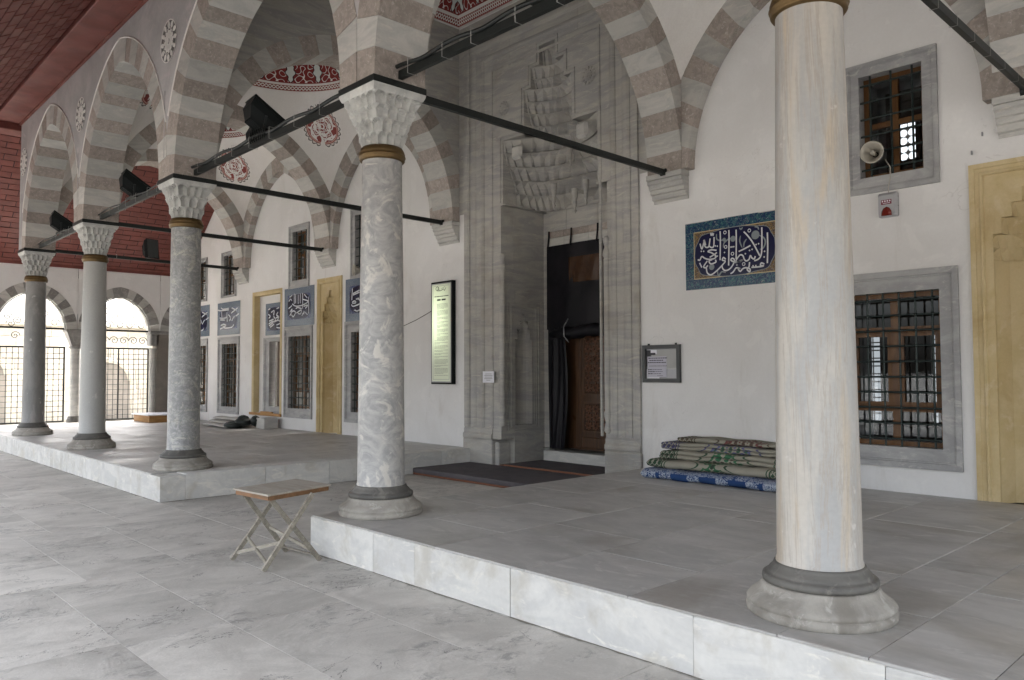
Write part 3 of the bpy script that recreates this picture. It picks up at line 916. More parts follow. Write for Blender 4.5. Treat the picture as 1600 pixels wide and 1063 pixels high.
# unseen slab over portico and hall, added to block light from above
g = G().box(CX[4] - .29, 6.0, -.28, WY + 13, ZT, ZT + .3)
obj('light_block_slab', g, FACADE, aw)
TILES = {"N":[[[-3.502,3.354],[-3.507,3.248],[-3.527,3.223],[-3.557,3.231],[-3.58,3.257]],[[-3.561,3.343],[-3.58,3.247],[-3.61,3.233],[-3.64,3.254],[-3.657,3.335]],[[-3.712,3.294],[-3.686,3.221],[-3.657,3.298],[-3.648,3.334],[-3.628,3.263]],[[-3.552,3.412],[-3.543,3.381],[-3.528,3.405],[-3.517,3.377],[-3.509,3.406]],[[-3.413,3.417],[-3.411,3.309],[-3.419,3.047]],[[-3.287,3.416],[-3.287,3.273],[-3.298,2.966]],[[-3.185,3.407],[-3.185,3.26],[-3.191,3.038]],[[-2.835,3.389],[-2.836,3.217],[-2.843,3.079],[-2.868,3.018],[-2.912,2.993],[-2.944,2.991]],[[-2.762,3.315],[-2.761,3.129],[-2.769,2.941]],[[-3.08,3.368],[-3.031,3.316],[-2.956,3.212],[-2.868,3.043]],[[-2.99,3.184],[-3.067,3.155],[-3.154,3.127]],[[-2.927,3.044],[-2.944,3.011],[-2.976,3.03],[-2.994,3.059],[-3.014,3.014],[-3.053,2.998],[-3.08,3.026],[-3.096,3.068],[-3.134,3.082],[-3.18,3.037],[-3.192,3.003],[-3.136,3.0],[-3.102,3.018]],[[-3.102,3.016],[-3.181,2.994],[-3.225,3.005],[-3.265,3.031],[-3.247,3.052],[-3.216,3.031],[-3.232,2.976],[-3.284,2.921],[-3.347,2.906],[-3.386,2.941],[-3.391,2.983]],[[-3.469,3.179],[-3.546,3.194],[-3.596,3.178],[-3.54,3.154],[-3.477,3.105],[-3.506,3.077],[-3.583,3.075],[-3.643,3.095],[-3.688,3.123],[-3.72,3.079],[-3.749,3.09]],[[-3.464,3.15],[-3.511,3.124],[-3.571,3.1]],[[-3.338,3.049],[-3.37,3.076],[-3.387,3.044],[-3.345,3.026],[-3.386,2.982],[-3.48,2.909],[-3.557,2.872],[-3.61,2.904],[-3.623,2.975]],[[-3.487,3.06],[-3.482,3.028],[-3.555,3.013],[-3.581,3.054],[-3.536,3.065]],[[-2.809,2.933],[-2.848,2.952],[-2.859,2.921],[-2.817,2.914],[-2.854,2.908],[-2.929,2.908],[-2.983,2.911]],[[-3.006,2.978],[-3.016,2.919],[-3.041,2.89],[-3.008,2.859],[-3.003,2.893],[-3.06,2.914],[-3.104,2.903],[-3.136,2.876],[-3.162,2.906],[-3.137,2.916]],[[-3.137,2.911],[-3.193,2.925],[-3.233,2.88],[-3.273,2.859]],[[-3.722,3.043],[-3.69,2.979]],[[-3.607,3.057],[-3.662,2.989],[-3.632,2.971],[-3.599,2.999]],[[-2.919,2.907],[-2.924,2.935]],[[-2.956,2.908],[-2.961,2.936]]],"Nd":[[-3.695,3.192],[-3.659,3.188],[-3.457,3.232],[-3.486,3.238],[-3.354,3.138],[-2.969,3.133],[-3.004,3.123],[-2.914,3.186],[-2.881,3.192],[-2.803,3.089],[-2.81,3.021],[-3.062,3.089],[-3.245,3.196],[-3.222,3.196],[-3.262,3.196],[-3.488,3.106],[-3.459,3.103],[-3.181,2.961]],"Nr":[[-3.344,3.393],[-3.336,3.207],[-3.241,3.109],[-3.003,3.372],[-3.087,2.963]],"Nf":[[[-3.466,3.388],[-3.464,3.326],[-3.415,3.299],[-3.357,3.307]],[[-3.37,3.201],[-3.358,3.261],[-3.288,3.304],[-3.232,3.307]],[[-3.125,3.323],[-3.137,3.254],[-3.105,3.17]],[[-3.043,3.272],[-3.077,3.226],[-3.083,3.172]],[[-2.89,3.303],[-2.816,3.263],[-2.791,3.201],[-2.818,3.135],[-2.866,3.121]],[[-3.462,2.923],[-3.446,2.849],[-3.399,2.896],[-3.341,2.88]],[[-3.14,3.426],[-3.118,3.403],[-3.095,3.425]],[[-2.931,3.408],[-2.888,3.397],[-2.878,3.365]]],"Nfl":[[-2.922,3.307],[-3.232,3.298],[-3.543,2.972],[-3.357,3.302]],"Nc":[[-3.763,3.142],[-3.755,3.247],[-3.717,3.326],[-3.662,3.382],[-3.602,3.406],[-3.495,3.423],[-3.286,3.436],[-3.062,3.441],[-2.92,3.431],[-2.803,3.395],[-2.751,3.343],[-2.706,3.239],[-2.692,3.15],[-2.709,3.054],[-2.747,2.98],[-2.78,2.905],[-2.855,2.854],[-3.006,2.843],[-3.251,2.841],[-3.481,2.837],[-3.599,2.848],[-3.694,2.904],[-3.735,2.992]],"Nrect":[[[-3.935,3.584],[-3.948,2.704],[-2.653,3.574],[-2.669,2.69]],[[-3.807,3.465],[-3.817,2.815],[-2.655,3.457],[-2.667,2.814]],[[-3.284,3.589],[-3.239,3.552],[-3.182,3.554],[-3.148,3.584]]],"A":[[[-14.18,3.303],[-13.947,3.25],[-14.082,3.194],[-14.317,3.165],[-14.543,3.176],[-14.687,3.234]],[[-14.591,3.465],[-14.587,3.227]],[[-14.519,3.446],[-14.521,3.237]],[[-14.406,3.43],[-14.402,3.215]],[[-14.308,3.444],[-14.304,3.222]],[[-14.196,3.449],[-14.191,3.091]],[[-13.921,3.346],[-13.915,2.965]],[[-14.127,3.416],[-13.989,3.324]],[[-14.859,3.132],[-14.701,3.193]],[[-14.785,3.05],[-14.685,3.115],[-14.741,3.013]],[[-14.798,2.96],[-14.655,3.064],[-14.526,3.025],[-14.63,2.93],[-14.712,2.983]],[[-14.483,3.009],[-14.371,3.04],[-14.254,3.067],[-14.286,2.98],[-14.412,2.994]],[[-14.23,2.928],[-14.121,3.032],[-14.147,2.965]],[[-14.148,3.034],[-14.052,2.987],[-13.969,2.941]],[[-14.806,3.397],[-14.69,3.433]],[[-14.848,3.301],[-14.761,3.351],[-14.703,3.305]],[[-14.15,3.143],[-13.959,3.158],[-14.067,3.09]],[[-14.513,3.111],[-14.429,3.134],[-14.232,3.094]]],"B":[[[-12.105,3.384],[-12.122,3.14]],[[-12.081,3.275],[-11.83,3.328]],[[-12.081,3.244],[-11.83,3.287]],[[-12.114,3.095],[-12.022,3.12],[-11.964,3.079],[-12.102,3.075]],[[-12.137,3.052],[-12.079,3.011],[-11.918,3.026],[-11.828,3.045]],[[-12.009,2.931],[-11.94,2.902],[-11.827,2.92]],[[-11.897,3.174],[-11.828,3.119]],[[-11.965,3.154],[-11.84,3.157]]],"Arect":[[[-15.08,3.595],[-15.064,2.719],[-13.683,3.599],[-13.689,2.717]],[[-14.895,3.488],[-14.884,2.88],[-13.855,3.471],[-13.847,2.88]]],"Brect":[[[-12.377,3.578],[-12.368,2.693],[-12.211,3.449],[-12.205,2.842]]],"E":[[[-16.103,2.91],[-15.874,2.946]],[[-16.127,2.84],[-15.924,2.901]],[[-16.101,2.792],[-15.898,2.865]],[[-16.049,2.754],[-15.847,2.827]],[[-16.161,3.198],[-16.058,3.215]],[[-16.005,3.118],[-15.854,3.156],[-15.876,3.04]],[[-15.729,3.195],[-15.605,3.211]],[[-15.652,3.109],[-15.726,3.043],[-15.625,3.002]],[[-15.774,2.964],[-15.6,2.989],[-15.723,2.891]],[[-15.848,2.874],[-15.623,2.909],[-15.523,2.835],[-15.721,2.797]],[[-15.72,2.739],[-15.545,2.72],[-15.522,2.788]],[[-16.158,3.079],[-16.054,3.026],[-16.13,2.983]],[[-15.876,3.016],[-15.773,2.917],[-15.924,2.878]]],"C":[[[-18.838,3.336],[-18.589,3.308],[-18.135,3.306]],[[-18.622,3.388],[-18.498,3.341],[-18.136,3.344]],[[-18.707,3.119],[-18.491,3.095],[-18.249,3.114]],[[-18.588,3.282],[-18.568,3.112]],[[-18.253,3.249],[-18.231,2.992]],[[-18.675,3.066],[-18.398,3.045]],[[-18.639,2.908],[-18.456,2.938],[-18.303,2.893],[-18.515,2.864]],[[-18.668,2.819],[-18.484,2.849],[-18.301,2.829],[-17.944,2.838],[-17.828,2.896]],[[-18.161,3.18],[-18.01,3.082],[-18.097,3.011]],[[-17.958,3.346],[-17.664,3.265]],[[-17.718,3.117],[-17.518,3.169]],[[-17.949,3.003],[-17.862,3.075],[-17.776,3.12]],[[-17.984,3.208],[-17.608,3.324]]],"Erect":[[[-16.32,3.345],[-16.303,2.574],[-15.362,3.339],[-15.383,2.563]]],"Crect":[[[-18.875,3.515],[-18.849,2.644],[-17.484,3.51],[-17.462,2.643]]]}
# ------------------------------------------------------------------ mosque wall with windows, niches and tiles
clear = MT('clear window glass', .03)
tr = clear.n('ShaderNodeBsdfTransparent'); tr.inputs[0].default_value = (.48, .50, .51, 1)
gl = clear.n('ShaderNodeBsdfGlossy'); gl.inputs['Roughness'].default_value = .03; gl.inputs[0].default_value = (.8, .85, .9, 1)
mxs = clear.n('ShaderNodeMixShader'); mxs.inputs[0].default_value = .05
clear.ln(tr.outputs[0], mxs.inputs[1]); clear.ln(gl.outputs[0], mxs.inputs[2])
clear.ln(mxs.outputs[0], clear.n('ShaderNodeOutputMaterial').inputs[0])
for nd in list(clear.t.nodes):
    if nd.type == 'OUTPUT_MATERIAL' and not nd.inputs[0].links[0].from_node == mxs: clear.t.nodes.remove(nd)
CLEAR = clear.m

LOW = [(-1.86, -.857, -1.96, -.673), (-14.87, -13.85, -15.04, -13.75), (-12.16, -11.16, -12.38, -11.09), (-18.57, -17.65, -18.79, -17.49), (-20.60, -19.62, -20.79, -19.50)]
LOWZ = [(.815, 2.475, .60, 2.70)] * 3 + [(.75, 2.405, .57, 2.59)] * 2
UPW = [(-1.635, -.975, -1.775, -.82), (-14.71, -14.04, -14.86, -13.92), (-12.03, -11.37, -12.17, -11.22), (-18.51, -17.83, -18.62, -17.72), (-20.36, -19.70, -20.47, -19.59)]
UPZ = [(3.765, 4.91, 3.585, 5.05)] * 3 + [(3.70, 4.77, 3.64, 4.86)] * 2
NICHE = [(-.045, .505), (-13.03, .512)]
holes = [(a - .012, b + .012, z0 - .012, z1 + .012) for (a, b, _, _), (z0, z1, _, _) in list(zip(LOW, LOWZ)) + list(zip(UPW, UPZ))]
holes += [(x - hw + .02, x + hw - .02, H - .2, 3.68) for x, hw in NICHE]
holes += [(-16.66, -15.25, .66, 3.60), (-8.45, -4.69, -.05, 7.7)]
# cut grid: portal hole reaches below the wall foot
g = G().holes(-21.1, 6.0, -.05, ZT - .002, holes, WY, 5.45, FY, rd=5.2)
g.box(-21.6, -21.1, WY + .001, 5.4, -.05, ZT - .01)
wall = obj('mosque_wall', g, PLASTER, org=(-8, WY, 0), label='long white plastered mosque wall behind the columns, with barred windows, niches and tile panels', cat='wall')
KNOT = {}
def window(op, fr, zs, fz, nv, nh, lab, casement='two', bars=True, r=.011, WY=WY):
    x0, x1 = op; a0, a1 = fr; z0, z1 = zs; b0, b1 = fz
    il, ir, ib, it = x0 - a0, a1 - x1, z0 - b0, b1 - z1
    g = G()
    # moulded stone surround, built as nested mitred rings
    def ring(f, d): return [(a0 + il * f, d, b0 + ib * f), (a1 - ir * f, d, b0 + ib * f), (a1 - ir * f, d, b1 - it * f), (a0 + il * f, d, b1 - it * f)]
    g.loft([ring(*q) for q in ((0, WY + .02), (0, WY - .036), (.28, WY - .036), (.31, WY - .022), (.36, WY - .022), (.39, WY - .012), (1, WY - .012), (1, WY + .16))], 0, False, True)
    w = obj('window', g, FRAME_ST, wall, label=lab)
    yc = WY + .13
    if casement:
        t = .055
        g = G().frame(x0 - .002, x1 + .002, z0 - .002, z1 + .002, [(0, yc), (t, yc), (t, yc + .05)], FY)
        cx_ = (x0 + x1) / 2
        g.box(cx_ - .04, cx_ + .04, yc - .004, yc + .05, z0 + t, z1 - t)
        rows = [z0 + (z1 - z0) * .52] if casement == 'two' else [z0 + (z1 - z0) * .24, z0 + (z1 - z0) * .76]
        for zr in rows:
            g.box(x0 + t, cx_ - .04, yc, yc + .05, zr - .03, zr + .03).box(cx_ + .04, x1 - t, yc, yc + .05, zr - .03, zr + .03)
        if casement == 'three':
            for xa, xb in ((x0 + t, cx_ - .04), (cx_ + .04, x1 - t)):
                g.frame(xa, xb, rows[0] + .03, rows[1] - .03, [(0, yc + .012), (.045, yc + .012), (.045, yc + .05)], FY)
        obj('casement', g, WOOD_W, w)
        obj('glass_pane', G().quad((x0, yc + .04, z0), (x1, yc + .04, z0), (x1, yc + .04, z1), (x0, yc + .04, z1)), CLEAR, w)
    else:
        obj('shutter', G().box(x0 + .2, x1, yc - .02, yc + .02, z0, z1).box(x0 + .26, x1 - .05, yc - .035, yc - .02, z0 + .08, z0 + .7, .01).box(x0 + .26, x1 - .05, yc - .035, yc - .02, z0 + .8, z1 - .1, .01), WOOD_D, w)
        obj('inner_reveal', G().box(x0 - .02, x0 + .19, yc + .12, yc + .16, z0, z1), FRAME_ST, w)
    if bars:
        yg = WY + .035; kn = G(); first = None
        vx = [x0 + (x1 - x0) * (k + .5) / nv for k in range(nv)]; hz = [z0 + (z1 - z0) * (k + .5) / nh for k in range(nh)]
        for k, x in enumerate(vx):
            if k == 0: first = obj('grille_bar', G().tube([(x, yg, z0 - .005), (x, yg, z1 + .005)], r, 6), GRILLE, w)
            else: piece('grille_bar', first, w, (x - vx[0], 0, 0))
        for k, z in enumerate(hz):
            if k == 0: first = obj('grille_bar', G().tube([(x0 - .005, yg, z), (x1 + .005, yg, z)], r * .95, 6), GRILLE, w)
            else: piece('grille_bar', first, w, (0, 0, z - hz[0]))
            for x in vx: kn.ball((x, yg, z), r * 1.75, 6)
        obj('grille_knots', kn, GRILLE, w)
    return w
LW = ['large barred window behind the nearest column', 'barred window with a green grille between the ochre niche and the tiled doorway', 'barred window mostly hidden by the swirled column', 'narrow looking barred window over the heap of mats', 'barred window at the far end of the wall']
for k in range(5):
    o, f = LOW[k][:2], LOW[k][2:]; zz = LOWZ[k]
    window(o, f, zz[:2], zz[2:], 6, 10, LW[k], 'three', True, .0115)
LU = ['upper barred window with amber frames and a horn loudspeaker', 'upper barred window above the blue tile panel beside the ochre niche', 'upper barred window mostly hidden by the swirled column', 'upper barred window beside a wall corbel at the far end', 'upper barred window farthest along the wall']
for k in range(5):
    o, f = UPW[k][:2], UPW[k][2:]; zz = UPZ[k]
    window(o, f, zz[:2], zz[2:], 3, 6, LU[k], 'two', True, .0125)

def muq(g, xl, xr, yf, tiers, n=12, p=.5, zig=.10, mi=0):
    """concave stalactite hood: every tier is a row of folded cells, each hollowed to an inner point;
    tiers = (z0, z1, half width, depth below, half width, depth above)"""
    xc = (xl + xr) / 2
    def ring(z, hw, dep, k_, half, p=p):
        out = []
        for j in range(k_ + 1):
            f = j / k_
            a = math.pi * (1 - f); c_, s_ = math.cos(a), math.sin(a)
            out.append(Vector((xc + hw * math.copysign(abs(c_) ** p, c_), yf + (dep * max(0, abs(s_)) ** p if 0 < j < k_ else 0), z)))
        return out
    prev = None
    for i, tr in enumerate(tiers):
        z0, z1, hw, d0, hw1, d1 = tr[:6]; pa, pb = tr[6:] if len(tr) > 6 else (p, p)
        k_ = max(3, round(n * min(1, hw / tiers[0][2] + .12))); k_ += (i % 2)
        A, B = ring(z0, hw, d0, k_, i % 2, pa), ring(z1, hw1, d1, k_, i % 2, pb)
        if prev is not None:        # ledge between the tiers
            q1, q2 = ring(z0, *pv[:2], 24, 0, pv[2]), ring(z0, hw, d0, 24, 0, pa); g.loft([q1, q2], mi)
        for j in range(k_):
            a, b, c, d = A[j], A[j + 1], B[j + 1], B[j]
            m_ = (a + b + c + d) / 4; out_ = Vector((m_.x - xc, max(.05, m_.y - yf), 0)).normalized()
            w_ = (b - a).length; h = z1 - z0
            ap = (c + d) / 2 + out_ * min(.20, w_ * .62) * (zig * 5); ap.z = z0 + h * .58
            lowm = (a + b) / 2 + out_ * min(.15, w_ * .45) * (zig * 5); lowm.z = z0
            tip = (c + d) / 2
            g.add([a, lowm, b, c, tip, d, ap], [(0, 1, 6), (1, 2, 6), (2, 3, 6), (3, 4, 6), (4, 5, 6), (5, 0, 6)], mi)
            g.add([a, b, lowm], [(0, 1, 2)], mi)
        prev = B; pv = (hw1, d1, pb)
    g.add(prev, [tuple(range(len(prev)))], mi)
    return g

def niche(xc, hw, lab):
    a0, a1, b0, b1 = xc - hw, xc + hw, H - .02, 3.70
    g = G().frame(a0, a1, b0, b1, [(0, WY + .03), (0, WY - .03), (.045, WY - .03), (.052, WY - .015), (.085, WY - .015), (.095, WY - .028), (.115, WY - .028), (.125, WY + .005)], FY, 0, False)
    hs = [(xc - .31, xc + .31, b0, 2.98), (xc - .235, xc + .235, 2.98, 3.14), (xc - .145, xc + .145, 3.14, 3.28), (xc - .055, xc + .055, 3.28, 3.42)]
    g.holes(a0 + .12, a1 - .12, b0, b1 - .1, hs, WY + .005, WY + .3, FY, 0, False, False, False)
    o = obj('prayer_niche', g, OCHRE, wall, label=lab)
    g = G()
    plan = [(-.31, 0), (-.31, .06), (-.23, .22), (-.1, .29), (.1, .29), (.23, .22), (.31, .06), (.31, 0)]
    g.loft([[(xc + a, WY + .005 + d, z) for a, d in plan] for z in (b0, 2.72)])
    obj('recess', g, OCHRE, o)
    g = G()
    muq(g, xc - 1, xc + 1, WY + .005, [(2.72, 2.85, .31, .27, .31, .23), (2.85, 2.98, .31, .22, .31, .16), (2.98, 3.14, .235, .17, .235, .11), (3.14, 3.28, .145, .12, .145, .07), (3.28, 3.42, .055, .07, .055, .04)], 7, .6, .12)
    obj('niche_hood', g, OCHRE, o)
niche(NICHE[0][0], NICHE[0][1], 'tall ochre painted prayer niche at the right edge')
niche(NICHE[1][0], NICHE[1][1], 'tall ochre painted prayer niche beside the swirled column')

# glazed tile panels
def tile_mat(name, base, spot, spot2, sc=24, gloss=.18):
    m = MT(name, gloss, 0, .55)
    v = m.coord((1, 1, 1), False)
    k = m.mix(m.step(m.noise(v, sc, 4, .7, 2.2), .50, .55), base, spot)
    k = m.mix(m.step(m.noise(v, sc * 1.15, 3, .6, 3.2), .60, .63), k, spot2)
    m.col(k); m.bump(m.noise(v, 5, 3), .12, .01); return m.m
TB = tile_mat('blue floral tile border', (.018, .042, .10), (.045, .13, .145), (.20, .24, .25), 17)
TG = tile_mat('brown gold tile spandrel', (.075, .055, .05), (.30, .19, .06), (.33, .34, .33), 38)
TN = MT('cobalt tile ground', .16, 0, .55).col((.012, .014, .05)).m
TBF = tile_mat('pale blue tile border', (.13, .165, .215), (.165, .205, .25), (.29, .31, .33), 26, .14)
TCF = tile_mat('cobalt tile field', (.040, .050, .13), (.13, .17, .24), (.30, .33, .38), 22, .12)
TW = MT('white tile lettering', .2, 0, .5).col((.62, .64, .66)).m
TGD = MT('pale gold tile line', .25, 0, .5).col((.50, .42, .24)).m
TGR = MT('grey green tile flower', .22, 0, .5).col((.22, .255, .27)).m
YT = WY - .012
def tile_panel(x0, x1, z0, z1, lab, kind, parent=None, yt=YT):
    g = G(); nx, nz = (6, 4) if kind != 'E' else (4, 4)
    # separate glazed tiles with fine joints
    w, h = (x1 - x0) / nx, (z1 - z0) / nz
    root = obj('tile_panel', G().box(x0, x1, yt + .004, yt + .055, z0, z1), MORTAR, parent or wall, label=lab)
    nt_ = (x1 - x0) * .095 if kind == 'N' else (x1 - x0) * .11
    ix0, ix1, iz0, iz1 = x0 + nt_, x1 - nt_, z0 + nt_, z1 - nt_
    bt = TB if kind == 'N' else TBF
    def ring_tiles():
        xs = [x0, ix0] + [ix0 + (ix1 - ix0) * k / (nx - 1) for k in range(1, nx - 1)] + [ix1, x1]
        zs_ = [z0, iz0] + [iz0 + (iz1 - iz0) * k / (nz - 1) for k in range(1, nz - 1)] + [iz1, z1]
        for i in range(len(xs) - 1):
            for j in range(len(zs_) - 1):
                edge = i in (0, len(xs) - 2) or j in (0, len(zs_) - 2)
                q = rng.uniform(-.0012, .0012)
                zt_ = zs_[j + 1]
                if kind == 'N' and j == len(zs_) - 2: zt_ += rng.uniform(-.012, .002)
                obj('tile', G().box(xs[i] + .0008, xs[i + 1] - .0008, yt + q, yt + .02, zs_[j] + .0008, zt_ - .0008), bt if edge else (TG if kind == 'N' else TCF), root)
    ring_tiles()
    return root, (ix0, ix1, iz0, iz1)
XM = -3.228                # axis of the near panel
root, inn = tile_panel(-3.94, -2.516, 2.698, 3.582, 'dark blue calligraphy tile panel on the right of the portal', 'N')
g = G().frame(inn[0] - .004, inn[1] + .004, inn[2] - .004, inn[3] + .004, [(0, YT - .0025), (.010, YT - .0025)], FY)
obj('gold_line', g, TGD, root)
cx_, cz_ = XM, 3.140
g = G(); pts = []
for k in range(48):
    a = 2 * math.pi * k / 48; ca_, sa_ = math.cos(a), math.sin(a)
    q = .555 * abs(ca_) ** .62 * (1 if ca_ >= 0 else -1); w_ = .300 * abs(sa_) ** .55 * (1 if sa_ >= 0 else -1)
    lob = 1 + .025 * math.cos(8 * a)
    pts.append((cx_ + q * lob, cz_ + w_ * lob))
g.add([(x, YT - .003, z) for x, z in pts], [tuple(range(48))])
obj('cartouche', g, TN, root)
g = G().ribbon(pts, .008, FY, YT - .0035, 0, True, 1); obj('cartouche_line', g, TGR, root)
g = G()
for s in TILES['Nf']: g.ribbon(s, .020, FY, YT - .004, 0, False, 4, True)
for q, r_ in zip(TILES['Nfl'], (.055, .038, .040, .025)): g.disc(q, r_, FY, YT - .0042, 16)
obj('painted_flowers', g, TGR, root)
g = G()
for s in TILES['N']: g.ribbon(s, .0185, FY, YT - .005, 0, False, 5)
for q in TILES['Nd']: g.add([(q[0] + a * .0125, YT - .005, q[1] + b * .0125) for a, b in ((1, 0), (0, 1), (-1, 0), (0, -1))], [(0, 1, 2, 3)])
for q in TILES['Nr']: g.ribbon([(q[0] + .019 * math.cos(a * .7854), q[1] + .019 * math.sin(a * .7854)) for a in range(8)], .010, FY, YT - .005, 0, True, 2)
obj('calligraphy', g, TW, root)
def far_tile(x0, x1, z0, z1, lab, key, w=.020, rect=None, yt=YT, mirror=None):
    root, inn = tile_panel(x0, x1, z0, z1, lab, key, None, yt)
    g = G(); mx_, mz_ = (inn[0] + inn[1]) / 2, (inn[2] + inn[3]) / 2; hx, hz = (inn[1] - inn[0]) / 2, (inn[3] - inn[2]) / 2
    pts = []
    for k in range(32):
        a = 2 * math.pi * k / 32
        pts.append((mx_ + hx * .98 * math.copysign(abs(math.cos(a)) ** .6, math.cos(a)), mz_ + hz * .97 * math.copysign(abs(math.sin(a)) ** .6, math.sin(a))))
    g.add([(x, yt - .003, z) for x, z in pts], [tuple(range(32))]); obj('cartouche', g, TN, root)
    g = G()
    for s in TILES[key]:
        s2 = [(p[0] if mirror is None else p[0] + mirror, p[1]) for p in s]
        g.ribbon(s2, w, FY, yt - .005, 0, False, 4)
    if key == 'B':      # the rest of this panel is behind the column: carry the same strokes on
        for s in TILES[key]: g.ribbon([(p[0] + .36, p[1] - .02) for p in s], w, FY, yt - .005, 0, False, 4)
        for s in TILES[key]: g.ribbon([(p[0] + .70, p[1] + .01) for p in s], w, FY, yt - .005, 0, False, 4)
    obj('calligraphy', g, TW, root)
far_tile(-15.07, -13.69, 2.71, 3.60, 'pale blue calligraphy tile panel over the green barred window', 'A', .026)
far_tile(-12.375, -10.99, 2.70, 3.59, 'blue calligraphy tile panel half hidden by the swirled column', 'B', .026)
far_tile(-18.86, -17.475, 2.645, 3.515, 'shiny pale blue tile panel over the window with mats below', 'C', .034)
far_tile(-20.79, -19.40, 2.66, 3.53, 'farthest pale blue tile panel at the end of the wall', 'C', .034, mirror=-1.925)

# tiled doorway recess
dr = obj('tiled_doorway', G().holes(-16.66, -15.25, .66, 3.60, [(-16.113, -15.507, .807, 2.413)], WY + .14, WY + .3, FY, 0, True, False, False), PLASTER, wall, label='shallow recess with an ochre edge, a small tile panel and a doorway')
obj('ochre_edge', G().frame(-16.76, -15.20, .60, 3.65, [(0, WY + .01), (0, WY - .012), (.05, WY - .012), (.10, WY - .004), (.105, WY + .139)], FY, 0, False), OCHRE, dr)
window((-16.10, -15.52), (-16.37, -15.36), (.82, 2.40), (.64, 2.50), 1, 1, 'narrow stone framed doorway with a dark wooden shutter', None, False, WY=WY + .135)
far_tile(-16.31, -15.37, 2.56, 3.345, 'small blue tile panel inside the ochre edged recess', 'E', .030, yt=WY + .125)
obj('sill_board', G().box(-16.80, -15.18, WY - .06, WY - .01, .60, .665, .006).box(-16.2, -15.6, WY - .05, WY - .01, .655, .70, .004), WOOD_P, dr)

# hall behind the wall
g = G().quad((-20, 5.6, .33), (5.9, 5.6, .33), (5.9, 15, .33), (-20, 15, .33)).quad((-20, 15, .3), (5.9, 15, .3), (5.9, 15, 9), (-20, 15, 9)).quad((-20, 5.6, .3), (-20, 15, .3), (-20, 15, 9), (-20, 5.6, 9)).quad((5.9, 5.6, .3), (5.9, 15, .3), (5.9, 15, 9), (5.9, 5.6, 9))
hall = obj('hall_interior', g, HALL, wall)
DIMWIN = emis('dim lit window pane', (.90, .95, 1.0), .09)
def lit_window(x0, x1, z0, z1, nx, nz, rounds):
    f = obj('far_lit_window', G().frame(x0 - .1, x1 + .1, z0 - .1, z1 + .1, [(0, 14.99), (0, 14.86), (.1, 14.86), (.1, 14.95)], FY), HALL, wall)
    w, h = (x1 - x0) / nx, (z1 - z0) / nz
    for i in range(nx):
        for j in range(nz):
            cx_, cz_ = x0 + (i + .5) * w, z0 + (j + .5) * h
            if rounds:
                k = 1.0 if j < nz - 1 else 1.15
                poly = [(cx_ + .46 * w * math.cos(a * math.pi / 6), cz_ + .46 * h * k * math.sin(a * math.pi / 6)) for a in range(12)]
            else: poly = [(cx_ - w * .42, cz_ - h * .42), (cx_ + w * .42, cz_ - h * .42), (cx_ + w * .42, cz_ + h * .42), (cx_ - w * .42, cz_ + h * .42)]
            obj('pane', G().add([(x, 14.93, z) for x, z in poly], [tuple(range(len(poly)))]), SKYWIN if rounds else DIMWIN, f)
k15 = lambda x: 1.949 + (x - 1.949) * (14.93 + 4.128) / 18.128
z15 = lambda z: 1.62 + (z - 1.62) * (14.93 + 4.128) / 18.128
lit_window(k15(-4.58), k15(-4.22), z15(6.28), z15(7.16), 2, 5, True)
lit_window(k15(-5.60), k15(-5.08), .45, z15(2.45), 3, 11, False)
lit_window(k15(-4.02), k15(-3.90), .45, z15(2.45), 1, 13, False)

# ------------------------------------------------------------------ marble portal
PF = 4.645
portal = thing('marble_portal', 'tall grey marble portal with a stalactite hood over a curtained doorway', 'portal', (-6.5, PF, 0))
OL, OR = -7.545, -5.27           # recess edges
ML, MR = -7.49, -5.44            # hood edges
MC = (ML + MR) / 2
PB = 5.66                        # back of the recess
steps = [(OL, OR, -.05, 4.40), (ML, MR, 4.40, 5.48), (MC - .52, MC + .52, 5.48, 6.20), (MC - .36, MC + .36, 6.20, 6.53), (MC - .17, MC + .17, 6.53, 6.83)]
PX0, PX1 = -8.46, -4.69
# front built of coursed marble blocks around the opening
zc_ = [.52, 1.55, 2.60, 3.45, 4.40, 5.10, 5.48, 6.20, 6.53, 6.83, 7.70]
def split(a, b, k0):
    n = max(1, round((b - a) / 1.3)); c = [a + (b - a) * i / n for i in range(n + 1)]
    for i in range(1, n): c[i] += rng.uniform(-.12, .12)
    return c
for j in range(len(zc_) - 1):
    z0, z1 = zc_[j], zc_[j + 1]; zm = (z0 + z1) / 2
    op = [s for s in steps if s[2] < zm < s[3]]
    x0, x1 = (PX0, PX1) if z1 <= 4.41 else (-8.63, -4.44)
    segs = [(x0, op[0][0]), (op[0][1], x1)] if op else [(x0, x1)]
    for a, b in segs:
        cs = split(a, b, j)
        for p, q in zip(cs[:-1], cs[1:]):
            obj('marble_block', G().box(p + .001, q - .001, PF + rng.uniform(-.0015, .0015), PF + .3, z0 + .001, z1 - .001, .002), PORTAL, portal)
for a, b in ((PX0 - .03, -7.74), (-5.33, PX1 + .01)):     # socle
    o = obj('socle', G().box(a, b, PF - .035, PF + .3, -.02, .50, .012), PORTAL, portal)
    obj('socle_moulding', G().prism([(PF - .03, .50), (PF - .045, .53), (PF - .045, .58), (PF - .02, .61), (PF - .02, .66), (PF - .005, .69), (PF - .005, .74), (PF + .1, .74), (PF + .1, .50)], lambda p, q, d: (d, p, q), a + .012, b - .012), PORTAL, o)
    if b < -7: obj('socle_foot', G().box(b, b + .10, PF + .02, PF + .3, -.02, .47, .02), PORTAL, o)
